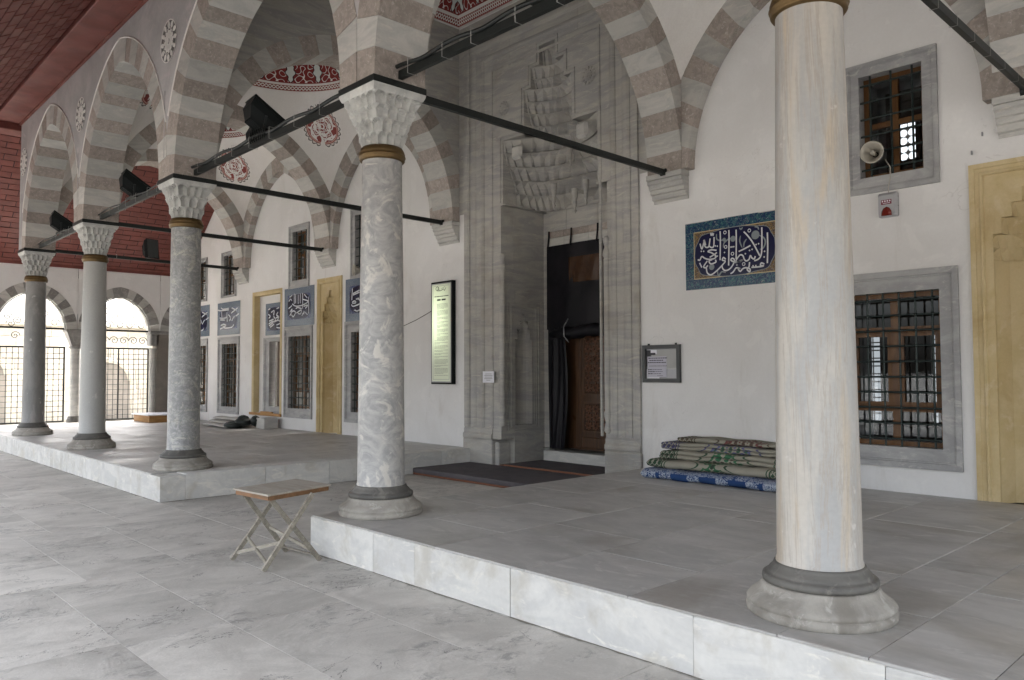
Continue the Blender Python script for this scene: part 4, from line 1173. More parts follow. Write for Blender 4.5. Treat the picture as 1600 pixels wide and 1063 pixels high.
# vertical mouldings of the frame: U-shaped bands
def band(o_in, o_out, prof, zt):
    """prof: list of (fraction across, proud)"""
    g = G(); L, Rr_ = PX0, PX1
    rings = []
    for f, pr_ in prof:
        o_ = o_in + (o_out - o_in) * f
        rings.append([(L + o_, PF - pr_, .70), (L + o_, PF - pr_, zt - o_), (Rr_ - o_, PF - pr_, zt - o_), (Rr_ - o_, PF - pr_, .70)])
    g.loft(rings)
    obj('frame_moulding', g, PORTAL, portal)
band(.0, .13, [(0, -.01), (0, .03), (.7, .03), (.8, .018), (1, .018), (1, -.01)], 7.45)
band(.15, .30, [(0, -.01), (.0, .01), (.3, .024), (.6, .024), (.9, .008), (1, -.01)], 7.45)
band(.40, .52, [(0, -.01), (.1, .012), (.35, .026), (.6, .03), (.85, .018), (1, -.01)], 7.45)
band(.68, .73, [(0, -.01), (.2, .015), (.8, .015), (1, -.01)], 7.45)
# raised outline that steps round the hood
out = [(ML - .06, 4.45), (ML - .06, 5.54), (MC - .58, 5.54), (MC - .58, 6.26), (MC - .42, 6.26), (MC - .42, 6.59), (MC - .23, 6.59), (MC - .23, 6.89), (MC + .23, 6.89), (MC + .23, 6.59), (MC + .42, 6.59), (MC + .42, 6.26), (MC + .58, 6.26), (MC + .58, 5.54), (MR + .06, 5.54), (MR + .06, 4.45)]
g = G()
for p, q in zip(out[:-1], out[1:]):
    a0, a1, b0, b1 = min(p[0], q[0]) - .011, max(p[0], q[0]) + .011, min(p[1], q[1]) - .011, max(p[1], q[1]) + .011
    g.box(a0, a1, PF - .014, PF + .01, b0, b1, .003)
obj('hood_outline', g, PORTAL, portal)
g = G()
muq(g, ML, MR, PF, [(4.40, 4.64, 1.025, 1.0, 1.025, .93, .5, .55), (4.64, 4.86, 1.025, .92, 1.025, .82, .58, .7), (4.86, 5.07, 1.025, .80, 1.025, .70, .75, .95), (5.07, 5.28, 1.025, .68, 1.025, .60, 1.0, 1.3), (5.28, 5.48, 1.025, .58, 1.025, .52, 1.4, 1.9), (5.48, 5.66, .52, .52, .52, .47, .6, .7), (5.66, 5.84, .52, .46, .52, .40, .75, .9), (5.84, 6.02, .52, .39, .52, .33, .95, 1.2), (6.02, 6.20, .52, .32, .52, .27, 1.3, 1.8), (6.20, 6.36, .36, .26, .36, .22, .7, .9), (6.36, 6.53, .36, .21, .36, .17, 1.0, 1.5), (6.53, 6.83, .17, .17, .17, .13, .7, .7)], 17, .6, .19)
# vertical ribs that close the steps between tiers
hood = obj('stalactite_hood', g, PORTAL, portal)
g = G().box(OL - .2, ML + .05, PF + .02, PB + .2, 4.401, 4.43).box(MR - .05, OR + .2, PF + .02, PB + .2, 4.401, 4.43).box(OL - .2, OR + .2, PB - .02, PB + .2, 4.401, 4.43)
obj('hood_ledge', g, PORTAL, hood)
for xx, zz, yy in ((MC - .33, 4.42, .5), (MC + .02, 4.30, .62), (MC + .36, 4.36, .5), (MC + .02, 5.05, .52)):
    obj('hood_drop', G().lathe(xx, PF + yy, [(.01, zz - .10), (.028, zz - .06), (.014, zz - .03), (.034, zz + .02), (.03, zz + .10), (.05, zz + .18), (.055, zz + .30)], 8), PORTAL, hood)
# stone patches left where cells broke away
obj('stone_patch', G().box(MC + .56, MC + .80, PF + .012, PF + .10, 5.16, 5.42, .045), V_GREY, hood)
obj('stone_patch', G().box(MC - .86, MC - .62, PF + .012, PF + .10, 5.12, 5.36, .045), V_GREY, hood)
for x, z, r in ((-5.60, 6.06, .145), (-7.46, 6.02, .135)):
    g, g2 = rosette(x, z, PF, r)
    o = obj('roundel', g, PORTAL, portal)
# recess walls
def coursed(name, y0, y1, x, th, zlist, hole=None):
    for z0, z1 in zip(zlist[:-1], zlist[1:]):
        if hole and hole[2] < (z0 + z1) / 2 < hole[3]:
            obj(name, G().box(x - th, x, y0 + .001, hole[0], z0 + .001, z1 - .001, .002), PORTAL, portal)
            obj(name, G().box(x - th, x, hole[1], y1 - .001, z0 + .001, z1 - .001, .002), PORTAL, portal)
        else: obj(name, G().box(x - th, x, y0 + .001, y1 - .001, z0 + .001, z1 - .001, .002), PORTAL, portal)
nh = (4.80, 5.50, .66, 2.80)
coursed('marble_block', PF + .3, PB, OL, .4, [.0, .655, 1.4, 2.1, 2.805, 3.4, 3.9, 4.42], (4.945, 5.42, .66, 2.80))
obj('marble_block', G().box(OL - .02, OL, PF + .3, 4.945, .7, .701), PORTAL, portal)
coursed('marble_block', PF + .3, PB, OR + .4, .4, [.0, .655, 1.4, 2.1, 2.805, 3.4, 3.9, 4.42])
sn = obj('side_niche', G().frame(4.80, 5.545, .66, 2.80, [(0, OL - .001), (0, OL + .016), (.03, OL + .016), (.035, OL + .004), (.06, OL + .004), (.07, OL + .012), (.085, OL + .012), (.09, OL - .01)], FX), PORTAL, portal)
g = G().holes(4.88, 5.465, .74, 2.72, [(4.98, 5.375, .74, 2.18), (5.03, 5.325, 2.18, 2.36), (5.08, 5.275, 2.36, 2.50), (5.14, 5.215, 2.50, 2.62)], OL - .008, OL - .2, FX, 0, False, False, False)
g.loft([[(OL - .008 - .16 * math.sin(math.pi * k / 10) ** .7, 5.1775 - .1975 * math.cos(math.pi * k / 10), z) for k in range(11)] for z in (.74, 2.18)])
for za, zb, w_, wn in ((2.18, 2.36, .1475, .0975), (2.36, 2.50, .0975, .0375), (2.50, 2.62, .0375, .01)):
    g.loft([[(OL - .008 - .75 * w_ * math.sin(math.pi * k / 8) * q, 5.1775 - ww * math.cos(math.pi * k / 8), z) for k in range(9)] for z, ww, q in ((za, w_, 1), (za + (zb - za) * .5, w_, .95), (zb, wn, .7))], 0, False, False, True)
obj('niche_recess', g, PORTAL, sn)
# back wall with lintel and jambs
DX0, DX1, DZ = -7.42, -5.58, 3.80
obj('marble_block', G().box(OL, DX0, PB, PB + .3, 0, 4.46, .003), PORTAL, portal)
obj('marble_block', G().box(DX1, OR, PB, PB + .3, 0, 4.46, .003), PORTAL, portal)
cs = [OL, -7.0, -6.3, -5.75, OR]
for a, b in zip(cs[:-1], cs[1:]): obj('marble_block', G().box(a + .001, b - .001, PB + rng.uniform(-.002, .002), PB + .3, 4.06, 4.46, .003), PORTAL, portal)
cs = [DX0, -7.05, -6.5, -6.0, DX1]
for k, (a, b) in enumerate(zip(cs[:-1], cs[1:])):
    obj('lintel_stone', G().box(a + .001, b - .001, PB - .012, PB + .25, 3.945, 4.055, .003), V_PINK, portal)
    obj('lintel_stone', G().box(a + .001, b - .001, PB - .004, PB + .25, 3.81, 3.943, .003), V_GREY, portal)
for sx in (OL + .02, OR - .02):       # engaged colonettes at the front corners
    prof = [(.03, .74), (.06, .78), (.05, .84), (.035, .90), (.055, .98), (.062, 1.03), (.045, 1.08), (.05, 1.10), (.05, 3.26), (.045, 3.28), (.062, 3.32), (.055, 3.38), (.035, 3.44), (.05, 3.50), (.062, 3.56), (.03, 3.60)]
    obj('colonette', G().lathe(sx, PF + .012, prof, 16), PORTAL, portal)
# door leaf, threshold
obj('threshold', G().box(DX0, DX1, PB - .16, PB + .30, .10, .30, .01), V_GREY, portal)
obj('fixed_leaf', G().box(DX0, -6.965, PB + .17, PB + .21, .31, 3.8).box(-6.965, DX1, PB + .23, PB + .25, 3.0, 3.8).box(-6.03, DX1, PB + .17, PB + .21, .31, 3.0), WOOD_D, portal)
door = obj('door', G().box(-6.96, -6.03, PB + .16, PB + .22, .31, 3.0), WOOD_D, portal)
g = G()
for a, b, z0, z1 in ((-6.78, -6.22, 1.24, 2.30), (-6.78, -6.22, .62, 1.13)):
    g.frame(a, b, z0, z1, [(0, PB + .16), (.0, PB + .135), (.03, PB + .135), (.045, PB + .15)], FY)
g.box(-6.80, -6.2, PB + .14, PB + .165, .36, .54, .01).box(-6.2, -6.05, PB + .145, PB + .165, .36, 2.9, .01).box(-6.94, -6.82, PB + .145, PB + .165, .36, 2.9, .01)
obj('panel_frame', g, WOOD_D, door)
GILT = plain('red brown lattice wood', (.17, .075, .038), .45)
for a, b, z0, z1 in ((-6.735, -6.265, 1.285, 2.255), (-6.735, -6.265, .665, 1.085)):
    g = G(); n = 3; w = (b - a) / n; m_ = round((z1 - z0) / w); h = (z1 - z0) / m_
    for i in range(n):
        for j in range(m_):
            cx_, cz_ = a + (i + .5) * w, z0 + (j + .5) * h
            for k in range(8):      # eight pointed stars made of slim bars
                t0, t1 = math.pi / 4 * k, math.pi / 4 * (k + 3)
                p = (cx_ + .5 * w * math.cos(t0), PB + .148, cz_ + .5 * h * math.sin(t0)); q = (cx_ + .5 * w * math.cos(t1), PB + .148, cz_ + .5 * h * math.sin(t1))
                g.bar(p, q, .012, .012)
    o = obj('door_lattice', g, GILT, door); o['kind'] = 'stuff'
# black curtain: upper sheet with rolled lower edge, side drape
def cloth(x0, x1, z0, z1, y, amp, nx, nz, ph=0, wfun=None):
    g = G(); vs = []
    for j in range(nz + 1):
        for i in range(nx + 1):
            f, h_ = i / nx, j / nz
            x = x0 + (x1 - x0) * f; z = z0 + (z1 - z0) * h_
            if wfun: x += wfun(f, h_)
            vs.append((x, y + amp * math.sin(9 * f + 2.2 * h_ + ph) * (1 - .35 * h_) + amp * .6 * math.sin(21 * f - 3 * h_), z))
    g.add(vs, [(j * (nx + 1) + i, j * (nx + 1) + i + 1, (j + 1) * (nx + 1) + i + 1, (j + 1) * (nx + 1) + i) for j in range(nz) for i in range(nx)], 0, True)
    return g
ct = thing('door_curtain', 'black curtain with its lower edge rolled up, hanging in the portal doorway', 'curtain', (-6.5, PB, .3))
obj('curtain_sheet', cloth(DX0 - .02, DX1, 2.36, 3.80, PB - .03, .014, 26, 12, 0, None), CURTAIN, ct)
pts = [(-7.33 + .1 * k, PB - .06 + .012 * math.sin(k * 1.3), 2.27 + .012 * math.sin(k * .9) + .004 * k) for k in range(18)]
obj('rolled_edge', G().tube(pts, .1, 10, 0, True, [.05 + .055 * min(1, k / 3) + .012 * math.sin(k * 2.1) for k in range(18)]), CURTAIN, ct)
obj('side_drape', cloth(DX0 + .0, DX0 + .36, .32, 2.4, PB - .02, .022, 16, 14, 1, lambda f, h_: .10 * f * math.sin(3 * h_)), CURTAIN, ct)
obj('clear_pane', cloth(-6.90, -6.0, 3.13, 3.56, PB - .052, .010, 14, 6, 2), MIRRORPATCH, ct)
obj('tie_strap', G().tube([(-6.88, PB - .10, 2.52), (-6.91, PB - .18, 2.38), (-6.89, PB - .19, 2.22), (-6.85, PB - .12, 2.12)], .010, 6), STEEL, ct)
for xx in (-7.38, -6.86, -6.28):
    obj('hook_strap', G().tube([(xx, PB - .03, 4.06), (xx + .01, PB - .045, 3.95), (xx - .01, PB - .05, 3.76)], .016, 6), CURTAIN, ct)
tag(obj('paper_notice', G().box(-7.94, -7.66, PF - .056, PF - .053, 1.455, 1.645), WHITEP), 'small white paper notice taped to the left jamb of the marble portal', 'notice')
pn = bpy.data.objects['paper_notice']
g = G()
for k in range(5):
    z = 1.60 - k * .026; w = (.08, .10, .09, .10, .05)[k]
    g.box(-7.80 - w, -7.80 + w, PF - .0575, PF - .0565, z - .004, z + .004)
obj('printed_lines', g, GREYINK, pn)
# ------------------------------------------------------------------ end arcade with iron gates
EW = MT('end wall white plaster', .85).m
YCE = [5.03, 2.90, .77, -1.36, -3.49]        # arch axes along y
SE, HE, TE, ZE = .80, .95, .26, 2.82
E_STONE = stone('weathered arch stone', (.26, .25, .235), (.20, .195, .185), (.31, .295, .27), ns=4, rough=.75, rnd=.2, bump=.4)
g = G()
ecE = curve_pts(SE, HE, TE, 24)
X0E, X1E = XE - .35, XE
HB = 1.065
for k, yc in enumerate(YCE):
    pts = [(min(p[0], HB), 2.82 + p[1] - .01) for p in ecE]
    row = [(yc - p[0], p[1]) for p in pts] + [(yc + p[0], p[1]) for p in pts[::-1][1:]]
    for a, b in zip(row[:-1], row[1:]):
        if b[0] - a[0] < 1e-6: continue
        for x in (X1E - .004, X0E + .004): g.quad((x, a[0], a[1]), (x, b[0], b[1]), (x, b[0], 4.75), (x, a[0], 4.75))
g.box(X0E, X1E - .02, 4.05, WY + .3, -.05, 4.74)
ew = obj('end_wall', g, PLASTER, org=(XE, .8, 0), label='white plastered wall above the grey arches of the far gateway', cat='wall')
EA = [None, 'grey stone arch of the gateway between the pale and the speckled column', 'grey stone arch of the gateway behind the dark grey column', 'grey stone gateway arch farthest from the mosque wall', None]
def earch(yc, lab):
    t = thing('gate_arch', lab, 'arch', (XE, yc, 2.82), 'arches of the far gateway')
    P, e, Rr = arch_profile(SE, HE, TE, 16)
    for sg in (-1, 1):
        for k in range(8):
            seg = P[2 * k:2 * k + 3]; full = [a for a, b in seg] + [(min(b[0], HB - .002), b[1]) for a, b in seg][::-1]
            mx_ = sum(p[0] for p in full) / 6; mz_ = sum(p[1] for p in full) / 6
            full = [(mx_ + (p[0] - mx_) * .985, mz_ + (p[1] - mz_) * .985) for p in full]
            obj('voussoir', G().prism([(yc + sg * p[0], 2.82 + p[1]) for p in full], FX, X0E, X1E + .004 + rng.uniform(0, .004)), E_STONE if k % 2 else V_GREY, t)
    # inner iron-grey edge moulding
    pts = [(X1E - .05, yc - (a[0] - .02), 2.82 + a[1] - .015) for a, b in P] + [(X1E - .05, yc + (a[0] - .02), 2.82 + a[1] - .015) for a, b in P[::-1]]
    obj('edge_moulding', G().tube(pts, .018, 6), V_GREY, t)
    return t
earch(YCE[1], EA[1]); earch(YCE[2], EA[2]); earch(YCE[3], EA[3])
t = thing('gate_arch', 'blind grey stone arch beside the mosque wall, mostly behind the speckled column', 'arch', (XE, 4.4, 2.82), 'arches of the far gateway')
P, e_, Rr_ = arch_profile(SE, HE, TE, 16)
for k in range(5):
    seg = P[2 * k:2 * k + 3]; full = [a for a, b in seg] + [(min(b[0], HB - .002), b[1]) for a, b in seg][::-1]
    obj('voussoir', G().prism([(YCE[0] - p[0], 2.82 + p[1]) for p in full], FX, X1E - .02, X1E + .006), E_STONE if k % 2 else V_GREY, t)
PIER = stone('brown pier stone', (.24, .215, .185), (.20, .18, .155), ns=3, rough=.8, rnd=.05, bump=.3)
for k, yc in enumerate((1.835, -.295, -2.425)):
    t = thing('gate_column', ['slim column between the two far iron gates', 'slim far gate column left of the dark grey column', 'slim far gate column at the outer corner'][k], 'column', (XE - .17, yc, .33), 'slim columns of the far gateway')
    obj('base', G().lathe(XE - .17, yc, [(.19, .33), (.19, .40), (.16, .44), (.15, .50)], 20), BASE_D, t)
    obj('shaft', G().lathe(XE - .17, yc, [(.135, .50), (.122, 2.30)], 20), V_GREY, t)
    g = G(); g.lathe(XE - .17, yc, [(.125, 2.30), (.145, 2.32), (.145, 2.36), (.13, 2.38)], 20)
    g.loft([[(XE - .17 + s_ * w, yc + t_ * w2, z) for s_, t_ in ((-1, -1), (1, -1), (1, 1), (-1, 1))] for w, w2, z in ((.11, .11, 2.38), (.17, .24, 2.74), (.18, .265, 2.76), (.18, .265, 2.82))], 0, False, True)
    obj('capital', g, E_STONE, t)
t = thing('gate_pier', 'brown stone pier and slim half column beside the right hand iron gate', 'pier', (XE - .1, 3.9, .33))
obj('pier_shaft', G().box(XE - .30, XE + .05, 3.86, 4.20, .33, 2.78, .01), PIER, t)
obj('half_column', G().lathe(XE - .05, 3.79, [(.11, .33), (.11, .45), (.09, .5), (.088, 2.3), (.12, 2.36)], 18), V_GREY, t)
obj('impost', G().box(XE - .32, XE + .07, 3.68, 4.22, 2.74, 2.83, .01).box(XE - .30, XE + .05, 3.70, 3.95, 2.42, 2.74, .03), E_STONE, t)

GATE_L = ['black iron grille gate between the pale and the speckled column, scrollwork above it', 'black iron grille gate behind the dark grey column', 'black iron grille gate farthest from the mosque wall']
def gate(yc, lab, scrolls):
    t = thing('iron_gate', lab, 'gate', (XE - .1, yc, .34), 'iron gates of the far gateway')
    w = .80; x = XE - .10; z0, z1 = .36, 2.31
    obj('gate_frame', G().box(x - .02, x + .02, yc - w, yc - w + .035, z0, z1).box(x - .02, x + .02, yc + w - .035, yc + w, z0, z1).box(x - .02, x + .02, yc - w, yc + w, z1 - .0, z1 + .04).box(x - .02, x + .02, yc - w, yc + w, z0, z0 + .035).box(x - .022, x + .022, yc - .015, yc + .015, z0, z1), IRON, t)
    obj('tie_bar', G().box(x - .02, x + .02, yc - 1.0, yc + 1.0, 2.80, 2.85), IRON, t)
    n = 11; m_ = 13; kn = G()
    ys = [yc - w + 2 * w * (k + 1) / (n + 1) for k in range(n)]; zs_ = [z0 + (z1 - z0) * (k + 1) / (m_ + 1) for k in range(m_)]
    f = None
    for y in ys:
        if f is None: f = obj('gate_bar', G().tube([(x, y, z0), (x, y, z1)], .008, 5), IRON, t)
        else: piece('gate_bar', f, t, (0, y - ys[0], 0))
    f = None
    for z in zs_:
        if f is None: f = obj('gate_bar', G().tube([(x, yc - w, z), (x, yc + w, z)], .0075, 5), IRON, t)
        else: piece('gate_bar', f, t, (0, 0, z - zs_[0]))
        for y in ys: kn.ball((x, y, z), .016, 5)
    obj('gate_knots', kn, IRON, t)
    g = G()
    for sy, sz, sc, fl_ in scrolls:
        pts = [(x, yc + sy + fl_ * sc * (1 - k / 26) * math.cos(k * .42), sz + sc * (1 - k / 26) * math.sin(k * .42)) for k in range(24)]
        g.tube(pts, .012, 4)
    obj('scrollwork', g, IRON_R, t)
sc2 = [(-.55 + .28 * k, 2.98, .13, 1 if k % 2 else -1) for k in range(5)] + [(-.41 + .28 * k, 3.22, .125, -1 if k % 2 else 1) for k in range(4)] + [(-.27 + .27 * k, 3.44, .11, 1 if k % 2 else -1) for k in range(3)] + [(-.62 + .25 * k, 2.55, .12, 1 if k % 2 else -1) for k in range(6)]
gate(YCE[1], GATE_L[0], sc2)
gate(YCE[2], GATE_L[1], [(.55, 2.98, .11, 1), (.3, 3.2, .11, -1), (.1, 3.42, .1, 1), (-.45, 2.92, .11, -1), (-.35, 2.62, .11, 1), (-.52, 3.1, .1, 1), (-.3, 3.0, .1, -1)])
gate(YCE[3], GATE_L[2], [(0, 3.2, .12, 1)])

# outside beyond the gates
LIME = stone('buff limestone', (.50, .46, .39), (.41, .375, .31), (.56, .52, .45), ns=2.5, rough=.85, rnd=.10, bump=.4)  # one buff stone tone, varied at random
b = thing('stone_building', 'pale limestone building with an arched recess seen through the far gates', 'building', (-27.6, 3, 0))
for j in range(9):
    a = -2.2 - (.35 if j % 2 else 0); zt_ = 3.0 if j == 8 else 0
    while a < 7.5:
        L = rng.uniform(.7, 1.0); z0 = j * .36; mid = a + L / 2
        inarch = False
        obj('stone_block', G().box(-28.2 - (.35 if inarch else 0), -27.6 - (.35 if inarch else 0) + rng.uniform(-.008, .008), a + .004, a + L - .004, z0, z0 + .352, .01), LIME, b)
        a += L
obj('coping', G().box(-28.3, -27.5, -2.5, 8.0, 3.24, 3.36, .02), LIME, b)
for yc, w, zt_ in ((.6, .85, 1.6), (4.4, .8, 1.4)):
    pts = [(yc + w * math.cos(math.pi * k / 10), zt_ + w * .9 * math.sin(math.pi * k / 10)) for k in range(11)]
    obj('blind_arch', G().prism([(yc - w, .0)] + pts[::-1] + [(yc + w, .0)], FX, -27.62, -27.585), PIER, b)
    obj('arch_ring', G().tube([(-27.58, p[0], p[1]) for p in pts], .10, 6, 0, False), LIME, b)
GRNB = plain('green tarpaulin', (.05, .12, .10), .7)
ct_ = thing('covered_cart', 'small green covered cart outside the far left gate', 'cart', (-25.2, .35, 0))
obj('cart_body', G().box(-25.6, -24.8, .05, .75, .25, .85, .06), GRNB, ct_)
obj('cart_cover', G().prism([(.03, .85), (.40, 1.08), (.77, .85)], FX, -25.65, -24.75), GRNB, ct_)
for sx in (-25.5, -24.9):
    obj('cart_wheel', G().tube([(sx + .16 * math.cos(a * .5236), .08, .17 + .16 * math.sin(a * .5236)) for a in range(13)], .025, 6), IRON, ct_)

# ------------------------------------------------------------------ red lean-to roof
roof = thing('lean_to_roof', 'red brown boarded lean-to ceiling in front of and beyond the portico', 'roof', (-10, -2, 7.1))
ZB, YB = 7.13, -.80
g = G().box(-18.05, 6, YB, -.283, 7.055, 7.30, .012).box(-18.05, 6, -.33, -.283, 7.02, 7.056, .004)
g.box(-18.08, -17.575, -.80, WY, 6.90, 7.36, .012)
obj('red_beam', g, RED, roof)
tf = .577; zfr = lambda y: ZB + (y - YB) * tf
ts = .80; zsd = lambda x: 6.2 + ts * (x + 19.05)
# dark backing, split along the hip where the two slopes meet
def hip_x(y):     # x where both slopes have the same height
    return -19.05 + (zfr(y) - 6.2) / ts
g = G(); ys_ = [YB, -4.95]
g.quad((hip_x(ys_[0]), ys_[0], zfr(ys_[0]) + .02), (6, ys_[0], zfr(ys_[0]) + .02), (6, ys_[1], zfr(ys_[1]) + .02), (hip_x(ys_[1]), ys_[1], zfr(ys_[1]) + .02))
g.add([(-17.9, YB, zsd(-17.9) + .02), (hip_x(YB), YB, zsd(hip_x(YB)) + .02), (hip_x(-4.95), -4.95, zsd(hip_x(-4.95)) + .02), (XE - .9, -4.95, zsd(XE - .9) + .02), (XE - .9, WY + .2, zsd(XE - .9) + .02), (-17.9, WY + .2, zsd(-17.9) + .02)], [(0, 1, 2, 3, 4, 5)])
obj('backing', g, RED_D, roof)
def board(o, ux, uy, uz, L, Wd, th=.014):
    """board lying in the plane spanned by ux (length) and uy (up slope), hanging th below it"""
    vs = [o, o + ux * L, o + ux * L + uy * Wd, o + uy * Wd]; lo = [p - uz * th for p in vs]
    return vs + lo, [(0, 4, 5, 1), (1, 5, 6, 2), (2, 6, 7, 3), (3, 7, 4, 0), (7, 6, 5, 4)]
uxF, uyF = Vector((1, 0, 0)), Vector((0, 1, tf)).normalized(); uzF = uxF.cross(uyF).normalized()
uxS, uyS = Vector((0, 1, 0)), Vector((1, 0, ts)).normalized(); uzS = -(uxS.cross(uyS)).normalized()
if uzS.z < 0: uzS = -uzS
gs = G(); n_ind = 0
rw = .165; j = 0
o0 = Vector((0, YB - .01, zfr(YB - .01) + .012))
while True:
    base = o0 - uyF * (rw * (j + 1))
    if base.y < -4.9: break
    a = -14.0 + (.225 if j % 2 else 0) - .45 * 18; 
    while a < 6:
        if a > hip_x(base.y) + .02:
            vs, fs = board(Vector((a + .016, base.y, base.z - rng.uniform(0, .004))), uxF, uyF, uzF, .45 - .032 - rng.uniform(0, .012), rw - .022 - rng.uniform(0, .008))
            if -17.0 < a < -9.4 and base.y > -2.2 and n_ind < 150:
                obj('ceiling_board', G().add(vs, fs), RED, roof); n_ind += 1
            else: gs.add(vs, fs)
        a += .45
    j += 1
rw = .17; j = 0
o0 = Vector((-18.02, 0, zsd(-18.02) + .012))
while True:
    base = o0 - uyS * (rw * (j + 1))
    if base.x < XE - .1: break
    a = -5.0 + (.23 if j % 2 else 0)
    while a < WY:
        if a + .2 > -4.9 and zsd(base.x) < zfr(min(a + .2, YB)) + .05 or a > YB:
            L = min(.46, WY - a)
            vs, fs = board(Vector((base.x, a + .007, base.z - rng.uniform(0, .008))), uxS, uyS, uzS, L - .014 - rng.uniform(0, .012), rw - .014 - rng.uniform(0, .008))
            if a > -.9 and n_ind < 298: obj('ceiling_board', G().add(vs, fs), RED, roof); n_ind += 1
            else: gs.add(vs, fs)
        a += .46
    j += 1
o = obj('board_field', gs, RED, roof, kind='stuff')
obj('fascia_board', G().box(XE + .003, XE + .06, -4.9, WY, 4.44, 4.75, .01).box(XE + .06, XE + .10, -4.9, WY, 4.70, 4.80), RED, roof)
obj('unseen_shade_lintel', G().box(-21.5, 6, -5.15, -4.90, 4.0, 4.85), PLASTER, roof)  # unseen lintel without posts, added to limit the sky light coming in

# ------------------------------------------------------------------ iron tie rods
RODL = ['iron tie rod with cable from the nearest column to the swirled column', 'iron tie rod with cable across the arch in front of the portal', 'grey iron tie rod between the speckled and the pale column', 'grey iron tie rod between the pale and the dark column']
for i in range(4):
    xa, xb = CX[i] - .285, CX[i + 1] + .285
    mat = IRON if i < 2 else IRON_R
    t = thing('tie_rod', RODL[i], 'tie rod', ((xa + xb) / 2, 0, 4.30), 'tie rods along the front arcade')
    obj('rod', G().bar((xa, 0, 4.345), (xb, 0, 4.345), .046, .076), mat, t)
    pts = []; n = 40
    for k in range(n + 1):
        f = k / n; x = xa + (xb - xa) * f
        pts.append((x, -.042, 4.385 + .030 * abs(math.sin(f * math.pi * (4.5 if i < 2 else 3))) ** 1.5))
    obj('cable', G().tube(pts, .021 if i < 2 else .012, 6), mat, t)
    f0 = None
    for k in range(8):
        x = xa + (xb - xa) * (k + .5) / 8 + rng.uniform(-.05, .05)
        g = G().frame(-.072, .038, 4.292, 4.428, [(0, x - .004), (0, x + .004)], lambda a, b, d: (d, a, b))
        obj('cable_tie', g, TIE, t)
    obj('end_plate', G().box(xa - .0, xa + .012, -.06, .06, 4.291, 4.42).box(xb - .012, xb, -.06, .06, 4.291, 4.42), IRON, t)
CRL = ['black iron tie rod from the nearest column to the wall corbel', 'black iron tie rod running from the swirled column across the portal', 'black iron tie rod from the speckled column to the wall left of the portal', 'black iron tie rod from the pale column to the wall', 'black iron tie rod from the dark column to the wall at the far end']
for i in range(5):
    x = CX[i]
    t = thing('tie_rod', CRL[i], 'tie rod', (x, 2.4, 4.30), 'tie rods across the portico')
    obj('rod', G().bar((x, .295, 4.318 if i != 0 else 4.33), (x, PY + .01, 4.29 if i != 0 else 4.32), .046, .072), IRON, t)
    obj('end_eye', G().tube([(x - .04, PY - .012, 4.29), (x + .04, PY - .012, 4.29)], .05, 8), IRON, t)
    if i in (0, 4):
        for k in range(7):
            y = 1.6 + k * .42
            obj('cable_tie', G().frame(x - .03, x + .03, 4.282, 4.366, [(0, y - .004), (0, y + .004)], lambda a, b, d: (a, d, b)), TIE, t)
            if i == 4: break

# ------------------------------------------------------------------ floodlights
def floodlight(pos, aim, lab, twin=False):
    t = thing('floodlight', lab, 'floodlight', pos, 'floodlights on the tie rods')
    p = Vector(pos); d = Vector(aim).normalized(); s_ = d.cross(Vector((0, 0, 1))).normalized(); u = s_.cross(d).normalized()
    c = p + Vector((0, 0, .20))
    P = lambda a, b, e: c + s_ * a + u * b + d * e
    w, h, dp = .145, .22, .12
    g = G()
    rect = lambda w, h, e: [P(-w, -h, e), P(w, -h, e), P(w, h, e), P(-w, h, e)]
    g.loft([rect(w, h, dp), rect(w + .012, h + .012, dp), rect(w + .012, h + .012, dp - .03), rect(w, h, dp - .03), rect(w * .95, h * .95, 0), rect(w * .62, h * .55, -dp), rect(w * .3, h * .3, -dp)], 0, False, True)
    g.add(rect(w * .3, h * .3, -dp), [(3, 2, 1, 0)])
    for k in range(-3, 4): g.loft([[P(w * .25 * k - .005, -h * .75, -.02), P(w * .25 * k + .005, -h * .75, -.02), P(w * .2 * k + .005, -h * .5, -dp - .02), P(w * .2 * k - .005, -h * .5, -dp - .02)], [P(w * .25 * k - .005, h * .75, -.02), P(w * .25 * k + .005, h * .75, -.02), P(w * .2 * k + .005, h * .5, -dp - .02), P(w * .2 * k - .005, h * .5, -dp - .02)]], 0, False, True)
    obj('lamp_housing', g, BLACKP, t)
    obj('lamp_glass', G().add(rect(w - .012, h - .012, dp - .004), [(0, 1, 2, 3)]), LAMPGL, t)
    g = G()
    for sg in (-1, 1):
        e1 = P(sg * (w + .02), 0, -.01); e0 = p + Vector((0, 0, .02)) + s_ * sg * .10
        g.bar(e0, e0 + Vector((0, 0, .06)), .03, .01); g.bar(e0 + Vector((0, 0, .05)), e1, .03, .012)
    g.box(p.x - .13, p.x + .13, p.y - .05, p.y + .05, p.z, p.z + .025)
    obj('lamp_bracket', g, IRON, t)
    if twin:
        q = P(-.30, -.10, -.10)
        g = G(); R2 = lambda w, h, e: [q + s_ * a * w + u * b * h + d * e for a, b in ((-1, -1), (1, -1), (1, 1), (-1, 1))]
        g.loft([R2(.12, .10, .12), R2(.10, .09, .0), R2(.05, .05, -.08)], 0, False, True); g.add(R2(.05, .05, -.08), [(3, 2, 1, 0)])
        obj('small_lamp', g, BLACKP, t)
        obj('small_lamp_glass', G().add(R2(.115, .095, .115), [(0, 1, 2, 3)]), STEEL, t)
        g = G()
        for k in range(9): g.tube([(p.x - .20 + .05 * k, .06, 4.40 + .03 * math.sin(k)), (p.x - .19 + .05 * k, -.05, 4.47 + .03 * (k % 2)), (p.x - .19 + .05 * k, -.07, 4.33)], .007, 4)
        obj('cable_coil', g, IRON, t)
    return t
floodlight((-6.66, 0, 4.415), (.05, .55, .83), 'large black floodlight on the tie rod in front of the portal', True)
